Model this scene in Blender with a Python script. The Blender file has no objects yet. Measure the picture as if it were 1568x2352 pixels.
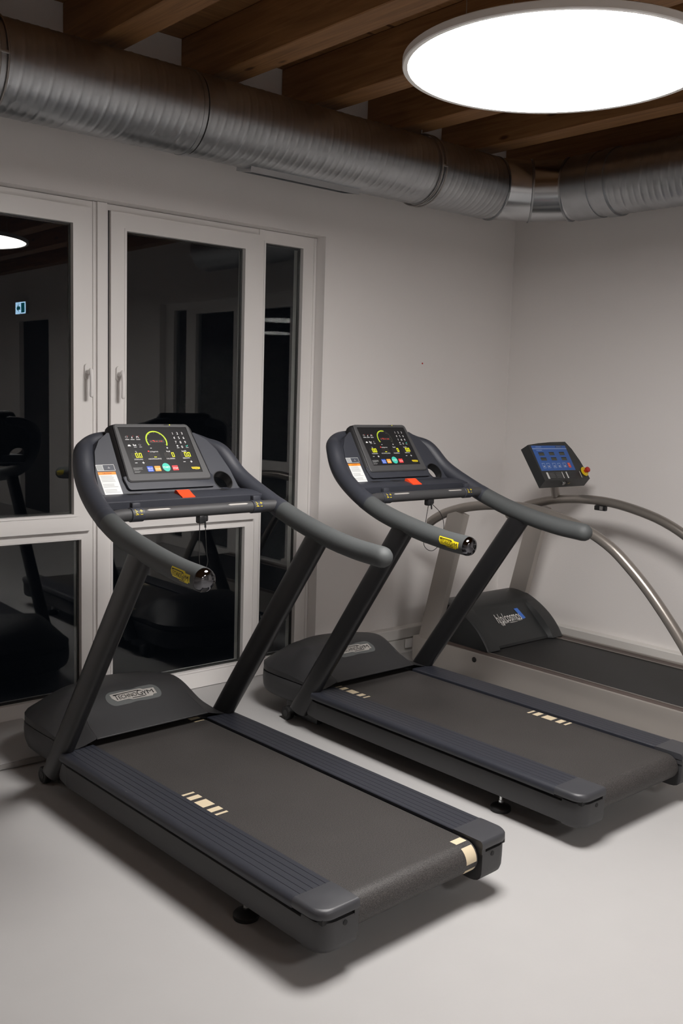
import bpy, bmesh, math, random
from mathutils import Vector, Matrix
random.seed(7)
SC = bpy.context.scene
COL = SC.collection
PI = math.pi

# ------------------------------------------------------------------ camera, world, exposure
cam_d = bpy.data.cameras.new('camera'); cam = bpy.data.objects.new('camera', cam_d); COL.objects.link(cam)
RX = Vector((0.75637, -0.65346, 0.02979)); UX = Vector((0.0551, 0.10903, 0.99251)); FX = Vector((0.65147, 0.74913, -0.11892))
RX = FX.cross(UX).normalized(); UX = RX.cross(FX).normalized()
cam.matrix_world = Matrix(((RX.x, UX.x, -FX.x, 0), (RX.y, UX.y, -FX.y, 0), (RX.z, UX.z, -FX.z, 1.6), (0, 0, 0, 1)))
cam_d.sensor_fit = 'VERTICAL'; cam_d.sensor_height = 36.0; cam_d.lens = 2222.86 / 2352 * 36.0
cam_d.clip_start = 0.05; cam_d.clip_end = 100
SC.camera = cam
SC.view_settings.view_transform = 'Standard'; SC.view_settings.look = 'None'
SC.view_settings.gamma = 1.0; SC.view_settings.use_curve_mapping = False
SC.view_settings.exposure = 0.0
LAMP_POWER = 50.0
LAMP2_POWER = 30.0
W = bpy.data.worlds.new('night'); SC.world = W; W.use_nodes = True
W.node_tree.nodes['Background'].inputs[0].default_value = (0.006, 0.008, 0.012, 1)
W.node_tree.nodes['Background'].inputs[1].default_value = 0.15

# ------------------------------------------------------------------ room constants
D = 4.2665      # window wall plane (Y)
R = 5.1644      # right wall plane (X)
CEIL = 3.2927  # room shell, windows, beams and ducts: coordinates scaled about the camera

# ------------------------------------------------------------------ materials
MATS = {}
def mat(name, color, rough=0.5, metal=0.0, noise=0.0, nscale=50.0, bump=0.0, bscale=300.0, emit=0.0, spec=0.5, coat=0.0, ecol=None):
    if name in MATS: return MATS[name]
    m = bpy.data.materials.new(name); m.use_nodes = True
    nt = m.node_tree; b = nt.nodes['Principled BSDF']
    b.inputs['Base Color'].default_value = (*color, 1); b.inputs['Roughness'].default_value = rough
    b.inputs['Metallic'].default_value = metal; b.inputs['Specular IOR Level'].default_value = spec
    if coat: b.inputs['Coat Weight'].default_value = coat
    tc = None
    if noise or bump:
        tc = nt.nodes.new('ShaderNodeTexCoord')
    if noise:
        n = nt.nodes.new('ShaderNodeTexNoise'); n.inputs['Scale'].default_value = nscale; n.inputs['Detail'].default_value = 4
        nt.links.new(tc.outputs['Object'], n.inputs['Vector'])
        mx = nt.nodes.new('ShaderNodeMix'); mx.data_type = 'RGBA'
        mx.inputs[6].default_value = (*[max(0, c * (1 - noise)) for c in color], 1)
        mx.inputs[7].default_value = (*[min(1, c * (1 + noise)) for c in color], 1)
        nt.links.new(n.outputs['Fac'], mx.inputs[0]); nt.links.new(mx.outputs[2], b.inputs['Base Color'])
    if bump:
        n2 = nt.nodes.new('ShaderNodeTexNoise'); n2.inputs['Scale'].default_value = bscale; n2.inputs['Detail'].default_value = 3
        nt.links.new(tc.outputs['Object'], n2.inputs['Vector'])
        bp = nt.nodes.new('ShaderNodeBump'); bp.inputs['Strength'].default_value = bump; bp.inputs['Distance'].default_value = 0.002
        nt.links.new(n2.outputs['Fac'], bp.inputs['Height']); nt.links.new(bp.outputs['Normal'], b.inputs['Normal'])
    if emit:
        b.inputs['Emission Color'].default_value = (*(ecol or color), 1); b.inputs['Emission Strength'].default_value = emit
    MATS[name] = m
    return m

def wood_mat(name, dark, light, axis=1):
    m = bpy.data.materials.new(name); m.use_nodes = True; nt = m.node_tree; b = nt.nodes['Principled BSDF']
    tc = nt.nodes.new('ShaderNodeTexCoord'); mp = nt.nodes.new('ShaderNodeMapping')
    sc = [16, 16, 16]; sc[axis] = 0.9
    mp.inputs['Scale'].default_value = sc
    nt.links.new(tc.outputs['Object'], mp.inputs['Vector'])
    n = nt.nodes.new('ShaderNodeTexNoise'); n.inputs['Scale'].default_value = 2.2; n.inputs['Detail'].default_value = 6; n.inputs['Distortion'].default_value = 1.0
    nt.links.new(mp.outputs['Vector'], n.inputs['Vector'])
    r = nt.nodes.new('ShaderNodeValToRGB'); r.color_ramp.elements[0].position = 0.3; r.color_ramp.elements[1].position = 0.72
    r.color_ramp.elements[0].color = (*dark, 1); r.color_ramp.elements[1].color = (*light, 1)
    nt.links.new(n.outputs['Fac'], r.inputs['Fac'])
    mp2 = nt.nodes.new('ShaderNodeMapping'); s2 = [9, 9, 9]; s2[axis] = 3.0; mp2.inputs['Scale'].default_value = s2
    nt.links.new(tc.outputs['Object'], mp2.inputs['Vector'])
    v = nt.nodes.new('ShaderNodeTexVoronoi'); v.inputs['Scale'].default_value = 0.9
    nt.links.new(mp2.outputs['Vector'], v.inputs['Vector'])
    r2 = nt.nodes.new('ShaderNodeValToRGB'); r2.color_ramp.elements[0].position = 0.06; r2.color_ramp.elements[1].position = 0.13
    r2.color_ramp.elements[0].color = (0.25, 0.18, 0.12, 1); r2.color_ramp.elements[1].color = (1, 1, 1, 1)
    nt.links.new(v.outputs['Distance'], r2.inputs['Fac'])
    mx = nt.nodes.new('ShaderNodeMix'); mx.data_type = 'RGBA'; mx.blend_type = 'MULTIPLY'; mx.inputs[0].default_value = 1
    nt.links.new(r.outputs['Color'], mx.inputs[6]); nt.links.new(r2.outputs['Color'], mx.inputs[7])
    nt.links.new(mx.outputs[2], b.inputs['Base Color']); b.inputs['Roughness'].default_value = 0.6
    return m

def glass_mat():
    m = bpy.data.materials.new('window_glass'); m.use_nodes = True; b = m.node_tree.nodes['Principled BSDF']
    b.inputs['Base Color'].default_value = (0.93, 0.97, 0.96, 1); b.inputs['Roughness'].default_value = 0.0
    b.inputs['IOR'].default_value = 1.5; b.inputs['Transmission Weight'].default_value = 1.0
    return m

def belt_mat(name, c0, c1, sc=420):
    m = bpy.data.materials.new(name); m.use_nodes = True; nt = m.node_tree; b = nt.nodes['Principled BSDF']
    tc = nt.nodes.new('ShaderNodeTexCoord')
    n = nt.nodes.new('ShaderNodeTexNoise'); n.inputs['Scale'].default_value = sc; n.inputs['Detail'].default_value = 2
    nt.links.new(tc.outputs['Object'], n.inputs['Vector'])
    r = nt.nodes.new('ShaderNodeValToRGB'); r.color_ramp.elements[0].position = 0.35; r.color_ramp.elements[1].position = 0.68
    r.color_ramp.elements[0].color = (*c0, 1); r.color_ramp.elements[1].color = (*c1, 1)
    nt.links.new(n.outputs['Fac'], r.inputs['Fac'])
    n2 = nt.nodes.new('ShaderNodeTexNoise'); n2.inputs['Scale'].default_value = 5; n2.inputs['Detail'].default_value = 3
    nt.links.new(tc.outputs['Object'], n2.inputs['Vector'])
    mr = nt.nodes.new('ShaderNodeMapRange'); mr.inputs[3].default_value = 0.82; mr.inputs[4].default_value = 1.15
    nt.links.new(n2.outputs['Fac'], mr.inputs[0])
    mx = nt.nodes.new('ShaderNodeMix'); mx.data_type = 'RGBA'; mx.blend_type = 'MULTIPLY'; mx.inputs[0].default_value = 1
    nt.links.new(r.outputs['Color'], mx.inputs[6]); nt.links.new(mr.outputs[0], mx.inputs[7])
    nt.links.new(mx.outputs[2], b.inputs['Base Color'])
    b.inputs['Roughness'].default_value = 0.55
    bp = nt.nodes.new('ShaderNodeBump'); bp.inputs['Strength'].default_value = 0.35; bp.inputs['Distance'].default_value = 0.001
    nt.links.new(n.outputs['Fac'], bp.inputs['Height']); nt.links.new(bp.outputs['Normal'], b.inputs['Normal'])
    return m

M_wall = mat('wall_paint', (0.83, 0.80, 0.78), 0.85, bump=0.25, bscale=160)
M_floor = mat('floor_vinyl', (0.425, 0.418, 0.414), 0.42, noise=0.03, nscale=6, bump=0.06, bscale=120, spec=0.35)
M_upvc = mat('window_white', (0.80, 0.775, 0.755), 0.35)
M_seal = mat('seal_grey', (0.30, 0.29, 0.28), 0.6)
M_gasket = mat('gasket_black', (0.015, 0.015, 0.015), 0.5)
M_base = mat('skirting_white', (0.74, 0.72, 0.69), 0.45)
M_glass = glass_mat()
M_wood = wood_mat('pine_beam', (0.20, 0.095, 0.035), (0.36, 0.18, 0.07), 1)
M_board = wood_mat('pine_board', (0.20, 0.095, 0.035), (0.34, 0.17, 0.065), 0)
M_zinc = mat('galvanised_steel', (0.45, 0.465, 0.48), 0.36, 1.0, noise=0.16, nscale=14)
M_zinc2 = mat('galvanised_smooth', (0.58, 0.60, 0.62), 0.20, 1.0)
M_strap = mat('strap_steel', (0.40, 0.38, 0.36), 0.45, 1.0)
M_dark = mat('recess_black', (0.006, 0.006, 0.007), 0.7)
M_char = mat('charcoal_plastic', (0.040, 0.040, 0.042), 0.52, bump=0.25, bscale=900)
M_cap = mat('cap_plastic', (0.040, 0.041, 0.047), 0.40, bump=0.2, bscale=900)
M_hood = mat('hood_plastic', (0.021, 0.021, 0.0225), 0.46, bump=0.3, bscale=900)
M_navy = mat('navy_plastic', (0.023, 0.025, 0.034), 0.45, bump=0.2, bscale=900)
M_navyg = mat('navy_housing', (0.030, 0.0325, 0.042), 0.48, bump=0.25, bscale=900)
M_upr = mat('upright_black', (0.011, 0.011, 0.012), 0.36, bump=0.2, bscale=1200)
M_grip = mat('rubber_grip', (0.062, 0.067, 0.068), 0.55, bump=0.35, bscale=1200)
M_bezel = mat('bezel_plastic', (0.055, 0.055, 0.057), 0.5, bump=0.25, bscale=1000)
M_black = mat('black_plastic', (0.010, 0.010, 0.011), 0.4)
M_rubber = mat('black_rubber', (0.008, 0.008, 0.008), 0.6)
M_chrome = mat('dark_chrome', (0.13, 0.13, 0.14), 0.05, 1.0)
M_bolt = mat('zinc_bolt', (0.65, 0.66, 0.66), 0.3, 1.0)
M_belt = belt_mat('running_belt', (0.014, 0.0125, 0.012), (0.066, 0.060, 0.0575), 340)
M_cream = mat('cream_mark', (0.62, 0.52, 0.36), 0.6)
M_yel = mat('badge_yellow', (0.78, 0.62, 0.015), 0.45)
M_ink = mat('ink_black', (0.006, 0.006, 0.006), 0.5)
M_pill = mat('emblem_grey', (0.085, 0.09, 0.09), 0.45)
M_silver = mat('emblem_silver', (0.42, 0.40, 0.375), 0.35, 0.3)
M_white = mat('print_white', (0.80, 0.80, 0.78), 0.5)
M_paper = mat('sticker_paper', (0.66, 0.67, 0.66), 0.6)
M_pgrey = mat('print_grey', (0.30, 0.31, 0.31), 0.6)
M_stk = mat('sticker_dark', (0.05, 0.055, 0.07), 0.5)
M_orange = mat('print_orange', (0.85, 0.25, 0.02), 0.5)
M_red = mat('red_plastic', (0.85, 0.07, 0.018), 0.4)
M_screen = mat('screen_film', (0.013, 0.013, 0.014), 0.35)
M_blue = mat('button_blue', (0.03, 0.10, 0.52), 0.45)
M_amber = mat('button_orange', (0.85, 0.33, 0.05), 0.45)
M_teal = mat('button_teal', (0.05, 0.50, 0.39), 0.45)
M_stopb = mat('button_red', (0.70, 0.045, 0.05), 0.45)
M_lime = mat('led_lime', (0.42, 0.55, 0.03), 0.5, emit=0.30, ecol=(0.50, 0.70, 0.02))
M_limeoff = mat('led_unlit', (0.035, 0.037, 0.03), 0.5)
M_ledy = mat('led_yellow', (0.7, 0.7, 0.02), 0.5, emit=0.45, ecol=(0.80, 0.85, 0.01))
M_ledr = mat('led_red', (0.5, 0.02, 0.02), 0.5, emit=0.5, ecol=(0.8, 0.03, 0.02))
M_ghost = mat('led_ghost', (0.035, 0.030, 0.027), 0.5)
M_icon = mat('icon_white', (0.70, 0.70, 0.70), 0.5)
M_titan = mat('titanium_paint', (0.40, 0.37, 0.34), 0.38, 0.5, bump=0.1, bscale=1200)
M_titan2 = mat('titanium_rail', (0.30, 0.275, 0.25), 0.30, 0.6)
M_brown = mat('deck_brown', (0.085, 0.062, 0.054), 0.5, noise=0.3, nscale=30)
M_belt2 = belt_mat('running_belt_black', (0.006, 0.006, 0.0065), (0.015, 0.015, 0.016), 300)
M_hpblack = mat('cover_black', (0.020, 0.022, 0.023), 0.42, bump=0.3, bscale=700)
M_hpblue = mat('panel_blue', (0.035, 0.12, 0.42), 0.45)
M_hplight = mat('panel_line', (0.45, 0.58, 0.80), 0.5)
M_lcd = mat('lcd_olive', (0.055, 0.060, 0.045), 0.3)
M_tape = mat('blue_tape', (0.06, 0.18, 0.62), 0.5)
M_residue = mat('label_residue', (0.30, 0.29, 0.28), 0.5)
M_eyel = mat('yellow_plastic', (0.80, 0.56, 0.01), 0.4)
M_ered = mat('emergency_red', (0.50, 0.03, 0.02), 0.35)
M_rim = mat('lamp_rim', (0.86, 0.84, 0.80), 0.45)
M_lit = mat('lamp_diffuser', (0.9, 0.9, 0.9), 0.6, emit=LAMP_POWER, ecol=(1.0, 0.965, 0.94))
M_lit2 = mat('lamp_diffuser_dim', (0.9, 0.9, 0.9), 0.6, emit=LAMP2_POWER, ecol=(1.0, 0.965, 0.94))
M_sign = mat('sign_lit', (0.6, 0.8, 0.9), 0.5, emit=9.0, ecol=(0.45, 0.72, 1.0))
M_signg = mat('sign_teal', (0.02, 0.30, 0.32), 0.5, emit=1.0, ecol=(0.0, 0.35, 0.45))
M_door = mat('door_dark', (0.03, 0.03, 0.032), 0.5)

# ------------------------------------------------------------------ mesh builder
class MB:
    def __init__(s): s.v = []; s.f = []; s.m = []; s.mats = []
    def mi(s, m):
        if m not in s.mats: s.mats.append(m)
        return s.mats.index(m)
    def add(s, vs, fs, m, T=None):
        o = len(s.v); k = s.mi(m)
        for p in vs: s.v.append(tuple(T(p)) if T else tuple(p))
        for f in fs: s.f.append([i + o for i in f]); s.m.append(k)
        return s
    def box(s, x0, x1, y0, y1, z0, z1, m, T=None):
        vs = [(x0,y0,z0),(x1,y0,z0),(x1,y1,z0),(x0,y1,z0),(x0,y0,z1),(x1,y0,z1),(x1,y1,z1),(x0,y1,z1)]
        return s.add(vs, [(0,3,2,1),(4,5,6,7),(0,1,5,4),(1,2,6,5),(2,3,7,6),(3,0,4,7)], m, T)
    def rbox(s, x0, x1, y0, y1, z0, z1, b, m, seg=2, T=None):
        bm = bmesh.new(); bmesh.ops.create_cube(bm, size=1)
        for v in bm.verts:
            v.co = Vector(((x0+x1)/2 + v.co.x*(x1-x0), (y0+y1)/2 + v.co.y*(y1-y0), (z0+z1)/2 + v.co.z*(z1-z0)))
        bmesh.ops.bevel(bm, geom=list(bm.edges), offset=b, segments=seg, profile=0.5, affect='EDGES')
        return s.frombm(bm, m, T)
    def frombm(s, bm, m, T=None):
        bm.verts.index_update()
        s.add([v.co[:] for v in bm.verts], [[v.index for v in f.verts] for f in bm.faces], m, T); bm.free(); return s
    def loft(s, rings, m, caps=(True, True), closed=True, T=None):
        n = len(rings[0]); vs = [p for r in rings for p in r]; fs = []
        for i in range(len(rings)-1):
            for j in range(n if closed else n-1):
                a = i*n+j; b = i*n+(j+1) % n
                fs.append((a, b, b+n, a+n))
        if caps[0]: fs.append(tuple(range(n-1, -1, -1)))
        if caps[1]: fs.append(tuple(range((len(rings)-1)*n, len(rings)*n)))
        return s.add(vs, fs, m, T)
    def prism(s, poly, axis, a, b, m, bev=0.0, seg=2, T=None):
        # poly in the two other axes (in order), extruded along axis from a to b
        def P(q, t):
            l = list(q); l.insert(axis, t); return l
        bm = bmesh.new()
        v0 = [bm.verts.new(P(q, a)) for q in poly]; v1 = [bm.verts.new(P(q, b)) for q in poly]
        n = len(poly)
        bm.faces.new(v0); bm.faces.new(list(reversed(v1)))
        for i in range(n): bm.faces.new((v0[i], v1[i], v1[(i+1) % n], v0[(i+1) % n]))
        bmesh.ops.recalc_face_normals(bm, faces=list(bm.faces))
        if bev: bmesh.ops.bevel(bm, geom=list(bm.edges), offset=bev, segments=seg, profile=0.5, affect='EDGES')
        return s.frombm(bm, m, T)
    def tube(s, pts, r, m, n=20, caps='flat', sy=1.0, up=None, T=None):
        pts = [Vector(p) for p in pts]; k = len(pts)
        rs = r if isinstance(r, (list, tuple)) else [r]*k
        rings = []; N = None
        for i in range(k):
            t = (pts[min(i+1, k-1)] - pts[max(i-1, 0)]).normalized()
            if N is None:
                u = Vector(up) if up else (Vector((0, 0, 1)) if abs(t.z) < 0.9 else Vector((1, 0, 0)))
                N = (u - t*u.dot(t)).normalized()
            else: N = (N - t*N.dot(t)).normalized()
            B = t.cross(N)
            rings.append([pts[i] + (N*math.cos(2*PI*j/n) + B*math.sin(2*PI*j/n)*sy)*rs[i] for j in range(n)])
        if caps == 'flat': return s.loft(rings, m, T=T)
        c0, c1 = (caps if isinstance(caps, tuple) else (caps, caps))
        def dome(c, t, ring, rr, h):
            out = []
            for a in (0.35, 0.7, 1.0, 1.25, 1.45):
                out.append([c + (p-c)*math.cos(a) + t*(h*math.sin(a)) for p in ring])
            return out
        if c1 == 'round':
            t = (pts[-1]-pts[-2]).normalized(); rings += dome(pts[-1], t, rings[-1], rs[-1], rs[-1])
        if c0 == 'round':
            t = (pts[0]-pts[1]).normalized(); rings = list(reversed(dome(pts[0], t, rings[0], rs[0], rs[0]))) + rings
        return s.loft(rings, m, caps=(c0 != 'open', c1 != 'open'), T=T)
    def disc(s, c, ax, r, h, m, n=28, bev=0.0, T=None):
        # short cylinder starting at c along ax (unit) for length h
        c = Vector(c); ax = Vector(ax).normalized(); u = ax.orthogonal().normalized(); w = ax.cross(u)
        def ring(t, rr): return [c + ax*t + (u*math.cos(2*PI*j/n) + w*math.sin(2*PI*j/n))*rr for j in range(n)]
        if bev: rs = [ring(0, r-bev), ring(bev, r), ring(h-bev, r), ring(h-bev*.3, r-bev*.3), ring(h, r-bev)]
        else: rs = [ring(0, r), ring(h, r)]
        return s.loft(rs, m, T=T)
    def poly(s, pts, m, T=None):
        return s.add(pts, [tuple(range(len(pts)))], m, T)
    def build(s, name, parent=None, sharp=35, smooth=True):
        me = bpy.data.meshes.new(name); me.from_pydata(s.v, [], s.f)
        for m in s.mats: me.materials.append(m)
        me.polygons.foreach_set('material_index', s.m)
        bm = bmesh.new(); bm.from_mesh(me); bmesh.ops.recalc_face_normals(bm, faces=list(bm.faces)); bm.to_mesh(me); bm.free()
        if smooth:
            me.polygons.foreach_set('use_smooth', [True]*len(me.polygons)); me.set_sharp_from_angle(angle=math.radians(sharp))
        me.update()
        o = bpy.data.objects.new(name, me); COL.objects.link(o)
        if parent: o.parent = parent
        return o
    def build_flat(s, name, parent=None):
        # printed / open surfaces: keep given winding
        me = bpy.data.meshes.new(name); me.from_pydata(s.v, [], s.f)
        for m in s.mats: me.materials.append(m)
        me.polygons.foreach_set('material_index', s.m); me.update()
        o = bpy.data.objects.new(name, me); COL.objects.link(o)
        if parent: o.parent = parent
        return o

def empty(name, loc=(0,0,0), rz=0.0, parent=None):
    o = bpy.data.objects.new(name, None); COL.objects.link(o); o.location = loc; o.rotation_euler = (0,0,rz); o.empty_display_size = 0.1
    if parent: o.parent = parent
    return o
def tag(o, label, cat, group=None):
    o['label'] = label; o['category'] = cat
    if group: o['group'] = group
    return o
def struct(o, label=None, cat=None):
    o['kind'] = 'structure'
    if label: o['label'] = label
    if cat: o['category'] = cat
    return o
def lab(o, t): o['label'] = t; return o

_tc = {}
def text_geo(txt, size=1.0, align='LEFT'):
    k = (txt, align)
    if k not in _tc:
        cu = bpy.data.curves.new('t', 'FONT'); cu.body = txt; cu.size = 1.0; cu.align_x = align; cu.resolution_u = 3
        o = bpy.data.objects.new('t', cu); COL.objects.link(o)
        dg = bpy.context.evaluated_depsgraph_get(); me = bpy.data.meshes.new_from_object(o.evaluated_get(dg))
        _tc[k] = ([v.co[:2] for v in me.vertices], [tuple(p.vertices) for p in me.polygons])
        bpy.data.objects.remove(o); bpy.data.curves.remove(cu); bpy.data.meshes.remove(me)
    vs, fs = _tc[k]
    return [(x*size, y*size) for x, y in vs], fs
def curve2d(loops, thick):
    """flat plate with holes: list of 2D loops -> verts/faces centred on z=0, full thickness"""
    cu = bpy.data.curves.new('c', 'CURVE'); cu.dimensions = '2D'; cu.fill_mode = 'BOTH'; cu.extrude = thick/2
    for l in loops:
        sp = cu.splines.new('POLY'); sp.points.add(len(l)-1); sp.use_cyclic_u = True
        for p, q in zip(sp.points, l): p.co = (q[0], q[1], 0, 1)
    o = bpy.data.objects.new('c', cu); COL.objects.link(o)
    dg = bpy.context.evaluated_depsgraph_get(); me = bpy.data.meshes.new_from_object(o.evaluated_get(dg))
    r = ([v.co[:] for v in me.vertices], [tuple(p.vertices) for p in me.polygons])
    bpy.data.objects.remove(o); bpy.data.curves.remove(cu); bpy.data.meshes.remove(me)
    return r
def rrect(x0, x1, y0, y1, r, n=5):
    out = []
    for cx, cy, a in ((x1-r, y1-r, 0), (x0+r, y1-r, PI/2), (x0+r, y0+r, PI), (x1-r, y0+r, 1.5*PI)):
        for i in range(n+1): t = a + PI/2*i/n; out.append((cx + r*math.cos(t), cy + r*math.sin(t)))
    return out
def rquad(q, r, n=5):
    """rounded quad from 4 corners (ccw), same number of points for any quad"""
    out = []; k = len(q)
    for i in range(k):
        p = Vector(q[i]); a = Vector(q[i-1]) - p; b = Vector(q[(i+1) % k]) - p
        a.normalize(); b.normalize(); p0 = p + a*r; p1 = p + b*r
        for j in range(n+1):
            t = j/n; out.append(tuple((1-t)**2*p0 + 2*t*(1-t)*p + t*t*p1))
    return out
def catmull(pts, per=8):
    P = [Vector(p) for p in pts]; P = [2*P[0]-P[1]] + P + [2*P[-1]-P[-2]]; out = []
    for i in range(len(P)-3):
        p0, p1, p2, p3 = P[i:i+4]
        for j in range(per):
            t = j/per
            out.append(.5*(2*p1 + (p2-p0)*t + (2*p0-5*p1+4*p2-p3)*t*t + (3*p1-p0-3*p2+p3)*t**3))
    out.append(P[-2]); return out
def lerp_tab(tab, x):
    if x <= tab[0][0]: return tab[0][1]
    for (a, u), (b, w) in zip(tab, tab[1:]):
        if x <= b: return u + (w-u)*(x-a)/(b-a)
    return tab[-1][1]
def smooth_tab(tab, x):
    # cosine-free monotone smoothing: average over a small window
    return sum(lerp_tab(tab, x + d) for d in (-.03, -.015, 0, .015, .03))/5

# ------------------------------------------------------------------ the room
def build_room():
    XL, YB, H = -3.2, -6.2, 3.5
    mb = MB(); mb.box(XL, R+.2, YB, D+.2, -.1, 0, M_floor); struct(mb.build('floor'))
    # window wall with one wide floor-deep opening
    wx0, wx1, wz = 1.0649, 3.5345, 2.4789
    mb = MB(); y0, y1 = D, D+.18
    mb.box(XL, wx0, y0, y1, 0, H, M_wall); mb.box(wx1, R, y0, y1, 0, H, M_wall)
    mb.box(wx0, wx1, y0, y1, wz, H, M_wall)
    struct(mb.build('wall_back'))
    # right wall with a window and a door opening further back in the room
    mb = MB(); x0, x1 = R, R+.16
    mb.box(x0, x1, 2.06, D+.18, 0, H, M_wall); mb.box(x0, x1, -2.84, -.165, 0, H, M_wall)
    mb.box(x0, x1, -3.74, -2.84, 2.44, H, M_wall); mb.box(x0, x1, YB, -3.74, 0, H, M_wall)
    mb.box(x0, x1, -.165, 2.06, wz, H, M_wall)
    struct(mb.build('wall_right'))
    mb = MB(); mb.box(XL-.15, XL, YB, D+.18, 0, H, M_wall); struct(mb.build('wall_left'))
    mb = MB(); mb.box(XL-.15, R+.16, YB-.15, YB, 0, H, M_wall); struct(mb.build('wall_front'))
    mb = MB(); y = YB
    while y < D:
        mb.box(XL, R+.16, y, min(y+.1395, D), CEIL, CEIL+.03, M_board); y += .14
    mb.box(XL, R+.16, YB, D, CEIL+.03, CEIL+.1, M_board)
    struct(mb.build('ceiling', smooth=False))

def build_beams():
    lefts = [1.9842, 2.5918, 3.2038, 3.8136, 4.4212, 5.0310]
    names = ['pine ceiling beam furthest left in view, above the left part of the duct',
             'pine ceiling beam right above the dark duct seam, with an orange underside',
             'pine ceiling beam between the duct seam and the left edge of the lamp',
             'pine ceiling beam disappearing behind the left edge of the round lamp',
             'pine ceiling beam passing behind the lamp, just above the threaded duct hanger rod',
             'pine ceiling beam nearest the right wall, just above the duct elbow']
    for i, xl in enumerate(lefts):
        mb = MB(); mb.rbox(xl, xl+.151, -6.15, D-.001, 3.0629, CEIL-.0005, .004, M_wood, seg=1)
        o = mb.build('ceiling_beam'); tag(o, names[i], 'beam', 'pine ceiling beams')
    for xl in (1.3763, .7683, .1603):      # the row goes on beyond the picture's left edge
        mb = MB(); mb.rbox(xl, xl+.151, -6.15, D-.001, 3.0629, CEIL-.0005, .004, M_wood, seg=1)
        tag(mb.build('ceiling_beam'), 'pine ceiling beam outside the picture, beyond its left edge', 'beam', 'pine ceiling beams left of the picture')

def window_parts(name, xa, xb, spec, T=None):
    """spec: list of panes: (kind, gx0,gx1,gz0,gz1, sash outer or None)"""
    w = empty(name, (0,0,0)); struct(w)
    z0, z1 = .003, 2.4766
    fy = D + .082          # fixed frame face
    back = D + .165
    # fixed frame with holes = ring of boxes around panes via 2D plate
    loops = [[(xa, z0), (xb, z0), (xb, z1), (xa, z1)]]
    for kind, a, b, c, d_, so in spec:
        e = 0.0
        if so: loops.append([(so[0]+.012, so[2]+.012), (so[1]-.012, so[2]+.012), (so[1]-.012, so[3]-.012), (so[0]+.012, so[3]-.012)])
        else: loops.append([(a, c), (b, c), (b, d_), (a, d_)])
    vs, fs = curve2d(loops, back-fy)
    mid = (back+fy)/2
    mb = MB(); mb.add([(x, mid+z, y) for x, y, z in vs], fs, M_upvc)
    # thin cover strips along the mullion edges (profile steps)
    mb.box(xa, xa+.016, fy-.006, fy, z0, z1, M_upvc)
    mb.box(xb-.016, xb, fy-.006, fy, z0, z1, M_upvc)
    if name == 'window_2': mb.box(xa, xa+.050, fy-.020, fy, z0, z1, M_upvc)
    f = mb.build('frame', w, smooth=False)
    for kind, a, b, c, d_, so in spec:
        if so:
            sy = D+.058
            vs, fs = curve2d([[(so[0], so[2]), (so[1], so[2]), (so[1], so[3]), (so[0], so[3])], [(a, c), (b, c), (b, d_), (a, d_)]], .060)
            mb = MB(); mb.add([(x, sy+.030+z, y) for x, y, z in vs], fs, M_upvc)
            # glazing bead step
            g = .012
            for (p, q, r_, s_) in ((a-g, a, c-g, d_+g), (b, b+g, c-g, d_+g), (a, b, c-g, c), (a, b, d_, d_+g)):
                mb.box(p, q, sy-.003, sy+.001, r_, s_, M_upvc)
            sm = MB()
            s = mb.build('sash', w, smooth=False)
            gm = MB(); t = .004
            for (p, q, r_, s_) in ((so[0]-t, so[0], so[2]-t, so[3]+t), (so[1], so[1]+t, so[2], so[3]), (so[0]-t, so[1]+t, so[2]-t, so[2]), (so[0], so[1], so[3], so[3]+t)):
                gm.box(p, q, fy-.004, fy+.004, r_, s_, M_gasket if name == 'window_2' and q <= so[0] else M_seal)
            gm.build('seal', s, smooth=False)
            gy = sy+.022; par = s
        else:
            gy = fy+.022; par = w
            g = .010
            mb = MB()
            for (p, q, r_, s_) in ((a-g, a, c-g, d_+g), (b, b+g, c-g, d_+g), (a, b, c-g, c), (a, b, d_, d_+g)):
                mb.box(p, q, fy-.003, fy+.001, r_, s_, M_upvc)
            mb.build('glazing_bead', w, smooth=False)
        mb = MB(); mb.box(a-.004, b+.004, gy, gy+.005, c-.004, d_+.004, M_glass); mb.build('pane', par, smooth=False)
        # warm-edge spacer between the panes
        mb = MB(); e = .010
        for (p, q, r_, s_) in ((a-.004, a+e, c-.004, d_+.004), (b-e, b+.004, c-.004, d_+.004), (a+e, b-e, c-.004, c+e), (a+e, b-e, d_-e, d_+.004)):
            mb.box(p, q, gy+.0055, gy+.0175, r_, s_, M_black)
        mb.build('spacer', par, smooth=False)
    return w

def window_handle(parent, x, z):
    y = D + .058
    mb = MB()
    mb.loft([[(x+a, yy, z+b) for a, b in rrect(-s_, s_, -.036, .036, s_*.98, 6)] for yy, s_ in ((y, .015), (y-.009, .015), (y-.011, .0135))], M_upvc)
    h = mb.build('handle', parent)
    mb = MB()
    mb.tube([(x, y-.010, z-.004), (x, y-.030, z-.004), (x, y-.046, z-.006)], [.0115, .0115, .013], M_upvc, n=16)
    mb.tube(catmull([(x, y-.044, z+.006), (x, y-.052, z-.015), (x, y-.055, z-.06), (x, y-.052, z-.112)], 5), .0105, M_upvc, n=14, caps='round', sy=.8)
    mb.build('lever', h)

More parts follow.
